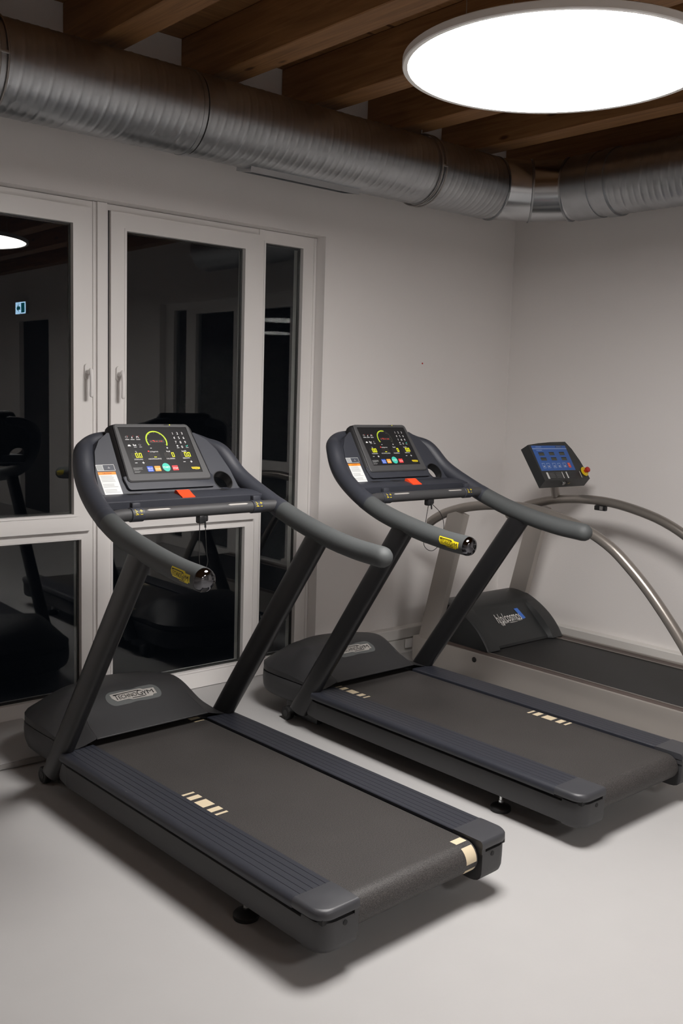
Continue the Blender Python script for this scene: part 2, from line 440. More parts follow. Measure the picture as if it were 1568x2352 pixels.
def build_windows():
    w1 = window_parts('window_1', 1.0672, 2.1837, [('sash', 1.2499, 2.057, 0.9969, 2.3612, (1.1658, 2.1456, 0.9128, 2.443)), ('fixed', 1.1434, 2.1064, 0.099, 0.868, None)])
    window_handle(w1, 2.1254, 1.6807)
    w2 = window_parts('window_2', 2.1837, 3.1523, [('sash', 2.335, 3.0312, 0.9969, 2.3589, (2.2521, 3.1265, 0.9106, 2.443)), ('fixed', 2.2756, 3.0749, 0.1012, 0.868, None)])
    window_handle(w2, 2.2913, 1.6762)
    w3 = window_parts('window_3', 3.1523, 3.5323, [('fixed', 3.1825, 3.4403, 0.1001, 2.4105, None)])
    # window on the right wall, seen only as a reflection
    w4 = empty('window_4'); struct(w4)
    vs, fs = curve2d([[(-.163, .003), (2.058, .003), (2.058, 2.4766), (-.163, 2.4766)], [(.0, .10), (.24, .10), (.24, 2.41), (.0, 2.41)], [(.414, .10), (1.067, .10), (1.067, .87), (.414, .87)], [(.414, 1.0), (1.067, 1.0), (1.067, 2.36), (.414, 2.36)], [(1.25, .10), (1.98, .10), (1.98, .87), (1.25, .87)], [(1.25, 1.0), (1.98, 1.0), (1.98, 2.36), (1.25, 2.36)]], .07)
    mb = MB(); mb.add([(R+.10+z, x, y) for x, y, z in vs], fs, M_upvc); mb.build('frame', w4, smooth=False)
    for a, b in ((0, .24), (.414, 1.067), (1.25, 1.98)):
        mb = MB(); mb.box(R+.10, R+.106, a-.004, b+.004, .096, 2.414, M_glass); mb.build('pane', w4, smooth=False)
    d1 = empty('door_1'); struct(d1)
    mb = MB(); mb.box(R+.06, R+.10, -3.735, -2.845, .002, 2.435, M_door); mb.build('door_leaf', d1, smooth=False)

def build_baseboards():
    # wide flat duct-style skirting: profile (distance from wall, z)
    prof = [(0, 0.001), (.034, .001), (.034, .088), (.030, .090), (.034, .092), (.040, .096), (.040, .099), (.049, .103), (.049, .160), (.045, .165), (0, .168)]
    ring = lambda x: [(x, D-.0005-a, z) for a, z in prof]
    mb = MB(); mb.loft([ring(3.5379), ring(R-.001)], M_base); struct(mb.build('baseboard_back', smooth=False))
    ring = lambda y: [(R-.0005-a, y, z) for a, z in prof]
    mb = MB(); mb.loft([ring(2.07), ring(D-.051)], M_base); struct(mb.build('baseboard_right', smooth=False))
    mb = MB(); mb.box(.3, 1.80, 3.850, D+.078, .0005, .030, M_floor); mb.box(.3, 1.80, 3.843, 3.850, .006, .026, M_seal); struct(mb.build('trim_1', smooth=False))

# ------------------------------------------------------------------ lamps
def build_lamp(name, label, c, z, r, material, top=CEIL):
    t = empty(name, (c[0], c[1], z)); tag(t, label, 'lamp', 'round ceiling lamps')
    mb = MB(); n = 96
    ring = lambda rr, zz: [(rr*math.cos(2*PI*i/n), rr*math.sin(2*PI*i/n), zz) for i in range(n)]
    mb.loft([ring(r, .004), ring(r, 0), ring(r+.0135, -.001), ring(r+.016, .002), ring(r+.016, .021), ring(r+.012, .024), ring(r-.02, .024)], M_rim, caps=(False, True))
    mb.build('rim', t)
    mb = MB(); mb.loft([ring(r-.0005, .0035), ring(r-.0005, .012)], material); mb.build('diffuser', t)
    for k in range(3):
        a = PI + k*2*PI/3
        mb = MB(); mb.tube([((r-.04)*math.cos(a), (r-.04)*math.sin(a), .0245), ((r-.04)*math.cos(a), (r-.04)*math.sin(a), top-z-.001)], .0012, M_strap, n=8)
        mb.build('suspension_cable', t)
    return t

def build_lamps():
    build_lamp('round_lamp', 'large round white ceiling lamp, lit, hanging over the treadmills', (2.416, 1.871), 2.578, .439, M_lit, 3.0629)
    build_lamp('round_lamp', 'round ceiling lamp out of view, behind the camera near the right wall', (2.5, -1.7), 2.578, .439, M_lit2, 3.0629)  # unseen lamp inferred from the double floor shadows, placed to balance the light
    build_lamp('round_lamp', 'round ceiling lamp seen only in reflections, far back in the room', (.96, -4.05), 2.578, .439, M_lit2)

# ------------------------------------------------------------------ ducts
RD = 0.1794
def spiral_pipe(p0, d, length, r, name, parent, phase=0.0, m=None):
    """spiral seam pipe; d = 'x' or '-y' direction"""
    mb = MB(); n = 72; pitch = .123; step = pitch/22
    ns = int(length/step)
    def prof(t):
        t = t % 1.0
        h = 0.0
        for c, w, a in ((0.0, .045, .0022), (1.0, .045, .0022), (.36, .06, .0011), (.66, .06, .0011)):
            q = (t-c)/w
            if abs(q) < 1: h += a*(1-q*q)
        return h
    vs = []; fs = []
    for i in range(ns+1):
        s = length*i/ns
        for j in range(n):
            th = 2*PI*j/n
            rr = r + prof(s/pitch + j/n + phase)
            a, b = rr*math.cos(th), rr*math.sin(th)
            if d == 'x': vs.append((p0[0]+s, p0[1]+a, p0[2]+b))
            else: vs.append((p0[0]+a, p0[1]-s, p0[2]+b))
    for i in range(ns):
        for j in range(n):
            a = i*n+j; b = i*n+(j+1) % n; fs.append((a, b, b+n, a+n))
    mb.add(vs, fs, m or M_zinc); return mb.build(name, parent, sharp=60)
def band(c, ax, r, w, h, name, parent, m):
    """collar: short ring around the pipe axis 'x' or 'y' centred at c"""
    n = 72; mb = MB()
    def ring(t, rr): return [((c[0]+t, c[1]+rr*math.cos(2*PI*j/n), c[2]+rr*math.sin(2*PI*j/n)) if ax == 'x' else (c[0]+rr*math.cos(2*PI*j/n), c[1]+t, c[2]+rr*math.sin(2*PI*j/n))) for j in range(n)]
    mb.loft([ring(-w/2, r-.004), ring(-w/2, r+h), ring(w/2, r+h), ring(w/2, r-.004)], m, caps=(False, False)); return mb.build(name, parent, sharp=30)

DY, DZ, DX = 3.9235, 2.8466, 4.8427
def build_ducts():
    t = tag(empty('ventilation_duct', (0, 0, 0)), 'long galvanised spiral ventilation duct running along the window wall under the beams', 'duct')
    t.location = (2.915, DY, DZ)
    def rel(x, y, z): return (x-2.915, y-DY, z-DZ)
    spiral_pipe(rel(-.8, DY, DZ), 'x', 2.3989+.8, RD+.003, 'spiral_pipe', t, .1)
    spiral_pipe(rel(2.3989, DY, DZ), 'x', 4.460-2.3989, RD, 'spiral_pipe', t, .55)
    band(rel(2.4045, DY, DZ), 'x', RD+.003, .02, .003, 'joint_ring', t, M_zinc)
    band(rel(2.4214, DY, DZ), 'x', RD, .006, .0015, 'joint_seal', t, M_dark)
    for x in (1.5077, 3.9123):
        s = MB()
        n = 64
        for dx in (-.016, .016):
            s.tube([(x-2.915+dx, (RD+.009)*math.cos(a), (RD+.009)*math.sin(a)) for a in [2*PI*k/n for k in range(n+1)]], .0045, M_strap, n=8, up=(1, 0, 0))
        s.rbox(x-2.915-.022, x-2.915+.022, -RD-.013, -RD-.005, -.007, .007, .002, M_strap, T=None)
        o = s.build('hanger_strap', t)
        m = MB(); m.tube([(x-2.915, 0, RD+.013), (x-2.915, 0, CEIL-DZ-.001)], .004, M_bolt, n=8); m.build('threaded_rod', o)
    # supply grille let into the lower front of the pipe
    g = MB(); x0, x1 = 2.7745-2.915, 3.4247-2.915
    a0 = math.radians(280)
    c, s_ = math.cos(a0), math.sin(a0)
    ez = Vector((0, c, s_)); et = Vector((0, -s_, c))
    def G(p): return Vector((p[0], 0, 0)) + et*p[1] + ez*p[2]
    h = .047; r0 = RD-.012; r1 = RD+.016
    def fr(x, X, y, Y): g.box(x, X, y, Y, r0, r1, M_zinc2, T=G)
    fr(x0-.02, x1+.02, -h-.014, -h); fr(x0-.02, x1+.02, h, h+.014); fr(x0-.02, x0, -h, h); fr(x1, x1+.02, -h, h)
    o = g.build('supply_grille', t, smooth=False)
    g = MB(); g.box(x0, x1, -h, h, r0, r0+.014, M_dark, T=G)
    g.build('grille_opening', o, smooth=False)
    g = MB()
    for k in range(3): g.box(x0, x1, -h+.018+k*.024, -h+.021+k*.024, r0+.014, r1-.006, M_zinc, T=G)
    g.build('louvre', o, smooth=False)
    # elbow of two mitred gores
    e = tag(empty('duct_elbow', (DX-.13, DY-.13, DZ)), 'mitred sheet metal duct elbow in the room corner joining the two spiral ducts', 'duct elbow')
    a = 0.2377; P1 = Vector((DX-1.366*a, DY, DZ)); P2 = P1 + Vector((math.cos(PI/6), -math.sin(PI/6), 0))*a; P3 = Vector((DX, DY-1.366*a, DZ))
    dirs = [Vector((1, 0, 0)), Vector((math.cos(PI/6), -math.sin(PI/6), 0)), Vector((math.cos(PI/3), -math.sin(PI/3), 0)), Vector((0, -1, 0))]
    n = 72; re = RD - .004
    O = Vector(e.location)
    def mitre(P, da, db, rr):
        nb = (da+db).normalized(); lat = Vector((-da.y, da.x, 0)); up = Vector((0, 0, 1)); out = []
        for j in range(n):
            q = lat*(rr*math.cos(2*PI*j/n)) + up*(rr*math.sin(2*PI*j/n))
            tpar = -(q.dot(nb))/(da.dot(nb)); out.append(P + q + da*tpar - O)
        return out
    def flat(P, da, rr):
        lat = Vector((-da.y, da.x, 0)); up = Vector((0, 0, 1)); return [P + lat*(rr*math.cos(2*PI*j/n)) + up*(rr*math.sin(2*PI*j/n)) - O for j in range(n)]
    mb = MB(); mb.loft([flat(P1-dirs[0]*.052, dirs[0], re), mitre(P1, dirs[0], dirs[1], re)], M_zinc2, caps=(False, False))
    mb.loft([mitre(P1, dirs[0], dirs[1], re), mitre(P2, dirs[1], dirs[2], re)], M_zinc2, caps=(False, False)); mb.build('gore', e, sharp=25)
    mb = MB(); mb.loft([mitre(P2, dirs[1], dirs[2], re), mitre(P3, dirs[2], dirs[3], re)], M_zinc2, caps=(False, False))
    mb.loft([mitre(P3, dirs[2], dirs[3], re), flat(P3+dirs[3]*.052, dirs[3], re)], M_zinc2, caps=(False, False)); mb.build('gore', e, sharp=25)
    for P, da, db in ((P1, dirs[0], dirs[1]), (P2, dirs[1], dirs[2]), (P3, dirs[2], dirs[3])):
        mb = MB()
        w = .005
        r_ = [mitre(P-da*w, da, db, re-.002), mitre(P-da*w, da, db, re+.007), mitre(P+da*w, da, db, re+.007), mitre(P+da*w, da, db, re-.002)]
        mb.loft(r_, M_zinc, caps=(False, False)); mb.build('seam_bead', e, sharp=25)
    # right-hand duct along the right wall
    t2 = tag(empty('ventilation_duct', (DX, 2.4, DZ)), 'galvanised spiral ventilation duct along the right wall, beside the round lamp', 'duct')
    spiral_pipe((0, 3.541-2.4, 0), '-y', 3.541-1.2, RD-.001, 'spiral_pipe', t2, .3)
    band((0, 3.4583-2.4, 0), 'y', RD, .17, .005, 'collar', t2, M_zinc)
    band((0, 3.2901-2.4, 0), 'y', RD, .065, .010, 'collar', t2, M_zinc)
    return

# ------------------------------------------------------------------ word mark badge
BADGE = [(0, .55), (0, 1), (.70, 1), (.745, .86), (1, .86), (1, .17), (.90, .17), (.90, 0), (.42, 0), (.34, .15), (.13, .15), (.07, .55)]
def wordmark(mb, T, w, h, m_plate, m_ink, dz=.0004, lift=0.0):
    """T(u,v,d): u 0..w, v 0..h, d outwards"""
    pts = []
    # subdivided plate so it can follow a curved grip
    n = 24
    cols = []
    for i in range(n+1):
        u = i/n
        top = 1 if u <= .70 else (1-(u-.70)/.045*.14 if u < .745 else .86)
        bot = .55-(u/.07)*0.4 if u < .07 else (.15 if u < .34 else (.15-(u-.34)/.08*.15 if u < .42 else (0 if u <= .90 else .17)))
        cols.append((u, bot, top))
    vs = []; fs = []; k = 5
    for u, b, t in cols:
        for j in range(k+1): vs.append(T(u*w, (b+(t-b)*j/k)*h, dz))
    for i in range(n):
        for j in range(k): a = i*(k+1)+j; fs.append((a, a+k+1, a+k+2, a+1))
    mb.add(vs, fs, m_plate)
    def txt(s, x0, x1, y0, y1):
        vs, fs = text_geo(s); ax = [a for a, b in vs]; ay = [b for a, b in vs]
        l, r_, bt, tp = min(ax), max(ax), min(ay), max(ay)
        mb.add([T((x0 + (a-l)/(r_-l)*(x1-x0))*w, (y0 + (b-bt)/(tp-bt)*(y1-y0))*h, dz*2+lift) for a, b in vs], fs, m_ink)
    txt('T', .055, .150, .26, .84); txt('ECHNO', .150, .555, .28, .70)
    txt('G', .570, .690, .24, .82); txt('Y', .690, .790, .14, .68); txt('M', .800, .945, .28, .70)
    def bar(x0, x1, y, t):
        q = []
        m_ = 8
        for i in range(m_+1):
            u = x0+(x1-x0)*i/m_; q.append(T(u*w, y*h, dz*2+lift)); q.append(T(u*w, (y+t)*h, dz*2+lift))
        mb.add(q, [(2*i, 2*i+2, 2*i+3, 2*i+1) for i in range(m_)], m_ink)
    bar(.055, .64, .80, .07); bar(.42, .72, .10, .07)

# ------------------------------------------------------------------ console screen graphics
def seg7(add, x, y, w, h, ch, m):
    """x,y = top-left in uv"""
    segs = {'0': 'abcdef', '8': 'abcdefg', '-': 'd'}[ch]
    t = .12*h; 
    Q = {'a': (0, 0, w, t), 'd': (0, h-t, w, h), 'g': (0, h/2-t/2, w, h/2+t/2), 'f': (0, 0, t*.8, h/2), 'b': (w-t*.8, 0, w, h/2), 'e': (0, h/2, t*.8, h), 'c': (w-t*.8, h/2, w, h)}
    for s in segs:
        a, b, c, d = Q[s]; add([(x+a, y+b), (x+c, y+b), (x+c, y+d), (x+a, y+d)], m)

def build_screen(parent, PL, lit):
    """PL(u,v,d): point on the display plane; u,v in 0..1 from top left; aspect .313 x .214"""
    AW, AH = .313, .214
    s = MB()
    s.add([PL(u, v, 0) for u, v in ((0, 0), (1, 0), (1, 1), (0, 1))], [(0, 3, 2, 1)], M_screen)
    Z = .0004
    def q(pts, m, d=Z): s.add([PL(u, v, d) for u, v in pts], [tuple(range(len(pts)))[::-1]], m)
    def rect(u0, v0, u1, v1, m, d=Z): q([(u0, v0), (u1, v0), (u1, v1), (u0, v1)], m, d)
    def txt(t, u, v, hgt, m, align='CENTER', d=Z, dst=None):
        vs, fs = text_geo(t, 1.0, align)
        (dst or s).add([PL(u + a*hgt*1.3/AW, v - (b-.35)*hgt*1.3/AH, d) for a, b in vs], fs, m)
    def disc(u, v, r, m, d=Z, n=20, dst=None, ru=None):
        (dst or s).add([PL(u + (ru or r)/AW*math.cos(2*PI*i/n), v - r/AH*math.sin(2*PI*i/n), d) for i in range(n)], [tuple(range(n))], m)
    # lime gauge arc made of ticks
    cx, cy, ro, ri = .4885, .298, .0476, .0420
    N = 46
    for i in range(N):
        a = math.radians(205 - 230*i/(N-1)); b = a - math.radians(4.3)
        m = M_lime if i < N*lit else M_limeoff
        q([(cx+rr*math.cos(t)/AW, cy-rr*math.sin(t)/AH) for rr, t in ((ri, a), (ro, a), (ro, b), (ri, b))][::-1], m)
    for i in range(7):
        a = math.radians(205 - 230*i/6); disc(cx+.0385*math.cos(a)/AW, cy-.0385*math.sin(a)/AH, .0009, M_icon, n=8)
    # red dot-matrix read-out
    rect(.385, .275, .60, .335, M_ghost)
    for u in (.405, .53, .565): disc(u, .307, .0016, M_ledr, Z*2, 8)
    q([(.43, .285), (.455, .285), (.462, .315), (.452, .318), (.448, .296), (.43, .296)], M_ledr, Z*2)
    for u in (.475, .49, .545, .555): rect(u, .302, u+.011, .312, M_ledr, Z*2)
    # key pad
    for r, row in enumerate((('1', '2', '3'), ('4', '5', '6'), ('7', '8', '9'))):
        for c, ch in enumerate(row): txt(ch, .766+c*.071, .132+r*.1, .0125, M_icon)
    txt('0', .836, .435, .0125, M_icon)
    disc(.771, .412, .0035, M_icon); rect(.752, .452, .79, .460, M_icon); rect(.890, .448, .928, .456, M_icon)
    q([(.896, .408), (.904, .420), (.924, .396), (.930, .402), (.905, .434), (.890, .414)], M_teal)
    # programme icons
    for u, v in ((.079, .216), (.153, .217), (.233, .218)):
        rect(u-.028, v+.040, u+.028, v+.050, M_icon); rect(u+.018, v-.035, u+.024, v-.022, M_ledr)
    n = 14
    for i in range(n):
        a, b = 2*PI*i/n, 2*PI*(i+1)/n
        q([(.079+r_/AW*math.cos(t), .21-r_/AH*math.sin(t)) for r_, t in ((.0042, a), (.0050, a), (.0050, b), (.0042, b))][::-1], M_icon)
    q([(.143, .235), (.158, .19), (.161, .235)], M_icon); 
    q([(.215, .235), (.222, .19), (.228, .19), (.222, .235)], M_icon); q([(.222, .19), (.24, .19), (.252, .235), (.245, .235), (.236, .2), (.222, .2)], M_icon)
    q([(.055, .40), (.062, .375), (.085, .37), (.098, .395), (.098, .405), (.055, .405)], M_icon)
    q([(.132, .36), (.142, .36), (.145, .385), (.155, .385), (.162, .37), (.175, .378), (.175, .398), (.132, .398)], M_icon); rect(.135, .42, .175, .428, M_icon)
    for i in range(n):
        a, b = 2*PI*i/n, 2*PI*(i+1)/n
        if i not in (2, 3): q([(.229+r_/AW*math.cos(t), .378-r_/AH*math.sin(t)) for r_, t in ((.0038, a), (.0044, a), (.0044, b), (.0038, b))][::-1], M_icon)
    rect(.212, .42, .248, .428, M_icon)
    # plus and minus
    def minus(u, v, w): rect(u-w/AW, v-.0011/AH, u+w/AW, v+.0011/AH, M_icon)
    def plus(u, v, w): minus(u, v, w); rect(u-.0011/AW, v-w/AH, u+.0011/AW, v+w/AH, M_icon, Z*1.2)
    minus(.37, .453, .0035); plus(.607, .454, .0035); minus(.088, .762, .0052); plus(.188, .763, .0052); minus(.786, .763, .0052); plus(.889, .764, .0052)
    # captions
    txt('%', .14, .528, .0085, M_icon); txt('Schläge/min', .395, .528, .0062, M_icon); txt('kcal', .602, .526, .0085, M_icon); txt('km/h', .839, .528, .0085, M_icon)
    disc(.318, .520, .0032, M_ledr)
    txt('STEIGUNG', .139, .688, .0062, M_icon); txt('HERZFREQUENZ', .372, .686, .0060, M_icon); txt('KALORIEN', .602, .687, .0062, M_icon); txt('GESCHW.', .838, .684, .0062, M_icon)
    # seven segment read-outs
    for x0, chars in ((.062, '800'), (.318, '888'), (.532, '880'), (.773, '800')):
        for k, ch in enumerate(chars):
            x = x0 + k*.052
            lit_ = (ch == '0')
            seg7(lambda p, m: q(p, m, Z*(2 if lit_ else 1)), x, .556, .037, .098, ch, M_ledy if lit_ else M_ghost)
        if chars == '888': seg7(lambda p, m: q(p, m, Z*2), x0+.052, .556, .037, .098, '-', M_ledy)
        if chars == '800': rect(x0+.0925, .640, x0+.0995, .653, M_ledy, Z*2)
    # small print
    for i, w_ in enumerate((.130, .122, .126, .07, .0, .085, .07)):
        if w_: rect(.020, .862+i*.016, .020+w_, .867+i*.016, M_pgrey)
    o = s.build_flat('screen', parent)
    # buttons, each a raised soft key
    def key(name, u0, v0, u1, v1, m, label, lines, th):
        b = MB(); d = .0012
        loop = rrect(u0*AW, u1*AW, v0*AH, v1*AH, .0012, 3)
        top = [PL(x/AW, y/AH, d) for x, y in loop]; bot = [PL(x/AW, y/AH, 0) for x, y in loop]
        b.loft([bot, top], m, caps=(False, True))
        for t, vv in lines: txt(t, (u0+u1)/2, vv, th, M_white, d=d+.0003, dst=b)
        lab(b.build_flat(name, parent), label)
    key('relax_button', .211, .842, .294, .955, M_blue, 'blue button', [('RELAX', .885), ('PACE', .925)], .0062)
    key('pause_button', .318, .842, .401, .950, M_amber, 'orange button', [('PAUSE', .905)], .0062)
    key('stop_button', .574, .842, .657, .945, M_stopb, 'red button', [('STOP', .900)], .0078)
    b = MB(); nn = 36
    ring = lambda d: [PL(.4885 + .0175/AW*math.cos(2*PI*i/nn), .873 + .0190/AH*math.sin(2*PI*i/nn), d) for i in range(nn)]
    b.loft([ring(0), ring(.0013)], M_teal, caps=(False, True)); txt('START', .4885, .873, .0085, M_white, d=.0016, dst=b)
    lab(b.build_flat('start_button', parent), 'round teal button')
    w = MB(); wordmark(w, lambda u, v, d: PL(.858 + u/AW, .935 - v/AH, d), .0385, .0115, M_yel, M_ink)
    lab(w.build_flat('brand_badge', parent), 'yellow badge with black lettering')
    return o

# ------------------------------------------------------------------ charcoal gym treadmill
BAR = [(.150, 1.597, 1.410), (.220, 1.584, 1.402), (.272, 1.561, 1.379), (.316, 1.507, 1.349), (.349, 1.42, 1.256), (.378, 1.275, 1.177), (.391, 1.104, 1.112), (.388, .929, 1.069), (.386, .755, 1.040), (.387, .605, 1.028)]
HOODW = [(1.50, .352), (1.60, .358), (1.85, .362), (1.93, .356), (1.98, .340), (2.03, .300), (2.07, .235), (2.095, .15), (2.105, .05)]
HOODC = [(1.50, .236), (1.60, .288), (1.67, .326), (1.72, .353), (1.76, .364), (1.82, .362), (1.90, .351), (1.98, .328), (2.05, .290), (2.105, .240)]
HOODX = [(1.50, .262), (1.58, .258), (1.67, .248), (1.74, .238), (1.80, .215), (1.9, .16), (2.0, .10), (2.105, .01)]

def belt_point(s):
    if s >= .058: return (s, .200)
    a = min((.058-s)/.05, PI); return (.058-.05*math.sin(a), .15+.05*math.cos(a))

def build_treadmill(loc, rz, label, lit, marks, loop_cord):
    t = empty('treadmill', (loc[0], loc[1], 0), rz); tag(t, label, 'treadmill', 'charcoal treadmills')
    SGN = ((-1, 'left'), (1, 'right'))
    # running belt
    mb = MB(); hw = .262
    path = [(1.62, .200)] + [(1.62-.1*i, .200) for i in range(1, 15)] + [belt_point(.1-.005*i) for i in range(0, 8)]
    path += [belt_point(.058-.05*PI*i/14) for i in range(15)] + [(.3, .100), (1.0, .100), (1.62, .100)]
    mb.loft([[(-hw, y, z) for y, z in path], [(hw, y, z) for y, z in path]], M_belt)
    # cream printed marks at the belt edges
    pat = [(0, .012), (.030, .058), (.078, .133), (.153, .181), (.199, .211)]
    for side, s0 in marks:
        for a, b in (pat[:-1] if abs(s0) < .05 else pat):
            n = 6; vs = []; fs = []
            for i in range(n+1):
                sv = s0 - .1055 + a + (b-a)*i/n
                y, z = belt_point(sv); y2, z2 = belt_point(sv+.001); nl = Vector((0, -(z2-z), (y2-y))).normalized()*.0006
                for x in (.207, .256): vs.append((side*x, y+nl.y, z+nl.z))
            for i in range(n): fs.append((2*i, 2*i+1, 2*i+3, 2*i+2))
            mb.add(vs, fs, M_cream)
    mb.build('running_belt', t, sharp=50)
    # deck core between the belt runs and black inner gap strips
    mb = MB(); mb.box(-.255, .255, .12, 1.6, .112, .190, M_dark)
    for sd in (-1, 1): mb.box(min(sd*.2625, sd*.395), max(sd*.2625, sd*.395), .10, 1.50, .105, .178, M_dark)
    mb.build('deck_frame', t, smooth=False)
    for sd, nm in SGN:
        # ribbed foot rail
        pr = [(.268, .180), (.268, .2085), (.2705, .211)]
        for gx in (.287, .311, .335, .359, .383): pr += [(gx, .211), (gx+.0004, .2096), (gx+.0013, .2096), (gx+.0017, .211)]
        pr += [(.398, .2105), (.409, .2065), (.415, .199), (.416, .186), (.412, .178)]
        mb = MB(); mb.loft([[(sd*x, y, z) for x, z in pr] for y in (.120, 1.512)], M_navy); mb.build('foot_rail', t, sharp=40)
        # side panel under the shadow gap
        pr = [(.380, .166), (.397, .166), (.403, .162), (.404, .150), (.4038, .120), (.403, .096), (.400, .083), (.390, .077), (.33, .077), (.33, .160)]
        mb = MB(); mb.loft([[(sd*x, y, z) for x, z in pr] for y in (.091, 1.48)] , M_char)
        mb.loft([[(sd*(x if y < 1.5 else x-.014), y, z) for x, z in pr] for y in (1.48, 1.565)], M_char)
        mb.build('side_panel', t, sharp=40)
        # rear end cap: upper lip, lower shell, slot and screw hole
        def plan(ins_r, ins_o, r, x_in=.268):
            x0, x1, y0, y1 = x_in, .416-ins_o, -.004+ins_r, .1195
            out = [(x0, y1), (x0, y0)]
            for i in range(7): a = -PI/2 + PI/2*i/6; out.append((x1-r + r*math.cos(a), y0+r + r*math.sin(a)))
            out.append((x1, y1)); return out
        mb = MB()
        rings = [[(sd*x, y, z) for x, y in plan(a, b, .050)] for z, a, b in ((.183, .001, .002), (.187, 0, 0), (.201, 0, .001), (.2085, .004, .006), (.2112, .010, .014))]
        mb.loft(rings, M_cap); cap = mb.build('end_cap', t, sharp=40)
        mb = MB()
        def plan2(ins_r, ins_o, r):
            x0, x1, y0, y1 = .272, .405-ins_o, -.002+ins_r, .0905
            out = [(x0, y1), (x0, min(y0, y1-.002))]
            for i in range(7): a = -PI/2 + PI/2*i/6; out.append((x1-r + r*math.cos(a), min(y1-.001, y0+r + r*math.sin(a))))
            out.append((x1, y1)); return out
        rings = [[(sd*x, y, z) for x, y in plan2(a, b, .047)] for z, a, b in ((.070, .046, .030), (.072, .030, .016), (.077, .016, .007), (.086, .006, .0025), (.102, .001, .001), (.135, 0, 0), (.165, 0, 0), (.172, .001, .002))]
        mb.loft(rings, M_char); mb.build('cap_shell', cap, sharp=40)
        mb = MB(); mb.box(min(sd*.283, sd*.398), max(sd*.283, sd*.398), .008, .118, .168, .186, M_dark)
        mb.build('cap_slot', cap, smooth=False)
        mb = MB(); mb.box(min(sd*.268, sd*.286), max(sd*.268, sd*.286), -.0025, .085, .168, .188, M_char); mb.build('cap_web', cap, smooth=False)
        mb = MB(); mb.disc((sd*.322, -.0035, .158), (0, 1, 0), .0080, .003, M_dark, n=18); mb.build('screw_hole', cap)
        # levelling foot
        mb = MB(); c = (sd*.347, .412)
        prof = [(.039, 0), (.041, .004), (.041, .014), (.036, .020), (.018, .026), (.010, .030), (.009, .034)]
        n = 32; mb.loft([[(c[0]+r_*math.cos(2*PI*i/n), c[1]+r_*math.sin(2*PI*i/n), z) for i in range(n)] for r_, z in prof], M_rubber)
        f = mb.build('levelling_foot', t)
        mb = MB(); mb.tube([(c[0], c[1], .030), (c[0], c[1], .087)], .0065, M_bolt, n=12); mb.disc((c[0], c[1], .034), (0, 0, 1), .0095, .008, M_bolt, n=6)
        mb.build('threaded_bolt', f)
        # transport wheel with bracket
        mb = MB(); mb.disc((sd*.372, 1.752, .035), (-sd, 0, 0), .035, .030, M_rubber, n=28, bev=.004)
        w = mb.build('transport_wheel', t)
        mb = MB(); mb.disc((sd*.3735, 1.752, .035), (-sd, 0, 0), .017, .004, M_upr, n=20); mb.build('wheel_hub', w)
        mb = MB(); mb.rbox(min(sd*.30, sd*.338), max(sd*.30, sd*.338), 1.55, 1.79, .022, .100, .008, M_black); mb.build('wheel_bracket', w)
        # leaning upright (flattened oval tube)
        p0 = Vector((sd*.379, 1.640, .080)); p1 = Vector((sd*.391, .949, 1.073)); d = (p1-p0).normalized()
        n = 32; rings = []
        side = Vector((1, 0, 0)); fw = side.cross(d).normalized()
        for k in range(9):
            p = p0 + (p1-p0)*(k/8)
            ring = []
            for j in range(n):
                a = 2*PI*j/n; q = p + side*(.030*math.copysign(abs(math.cos(a))**.8, math.cos(a))) + fw*(.051*math.copysign(abs(math.sin(a))**.8, math.sin(a)))
                if k == 0: q = q + d*((.082 - q.z)/d.z)*.55
                ring.append(q)
            rings.append(ring)
        mb = MB(); mb.loft(rings, M_upr); mb.build('upright', t, sharp=50)
        # hand rail: upper arm, rubber grip and end
        path = catmull([(sd*x, y, z) for x, y, z in BAR], 10)
        k = 56
        up_pts = path[:k+2]; rs = [.027 + .011*min(1, max(0, i-8)/26) for i in range(len(up_pts))]
        mb = MB(); mb.tube(up_pts, rs, M_navyg, n=28, caps='round'); h = mb.build('handrail', t, sharp=60)
        mb = MB(); mb.tube(path[k-3:k+1], [.0372, .0392, .0392, .0385], M_navyg, n=28); mb.build('collar', h, sharp=40)
        gp = path[k:]
        mb = MB(); mb.tube(gp, .0390, M_grip, n=28, caps=('flat', 'round') if sd > 0 else 'flat')
        gr = mb.build('grip', h, sharp=50)
        # dark underside channel of the grip
        mb = MB()
        und = [p + Vector((0, 0, -.0105)) for p in path[k-4:k+21]]
        mb.tube(und, [.030 + .0007*0]*len(und), M_navyg, n=20, caps='round'); mb.build('underside_channel', h, sharp=60)
        if sd < 0:
            e = path[-1]; dr = (path[-1]-path[-2]).normalized()
            mb = MB(); n = 28
            N = Vector((0, 0, 1)); N = (N - dr*N.dot(dr)).normalized(); B = dr.cross(N)
            ring = lambda off, rr: [e + dr*off + (N*math.cos(2*PI*j/n) + B*math.sin(2*PI*j/n))*rr for j in range(n)]
            mb.loft([ring(0, .0385), ring(.004, .0382), ring(.014, .0345), ring(.021, .027), ring(.0245, .016), ring(.026, .002)], M_chrome, caps=(False, True))
            lab(mb.build('end_cap_chrome', gr, sharp=60), 'chrome end cap')
            def TB(u, v, d_):
                y = .728 - u; f = (y-.605)/.15
                cx = -.3865; cz = 1.0245 + .018*(y-.605)/.15 + .0 
                cz = 1.0290 + (1.040-1.029)*((y-.630)/.125)
                ph = (v-.020)/.039 + .10; rr = .0390 + d_
                return (cx - rr*math.cos(ph), y, cz + rr*math.sin(ph))
            mb = MB(); wordmark(mb, TB, .104, .036, M_yel, M_ink, .0006, .0013)
            lab(mb.build_flat('brand_badge', gr), 'yellow badge with black lettering')
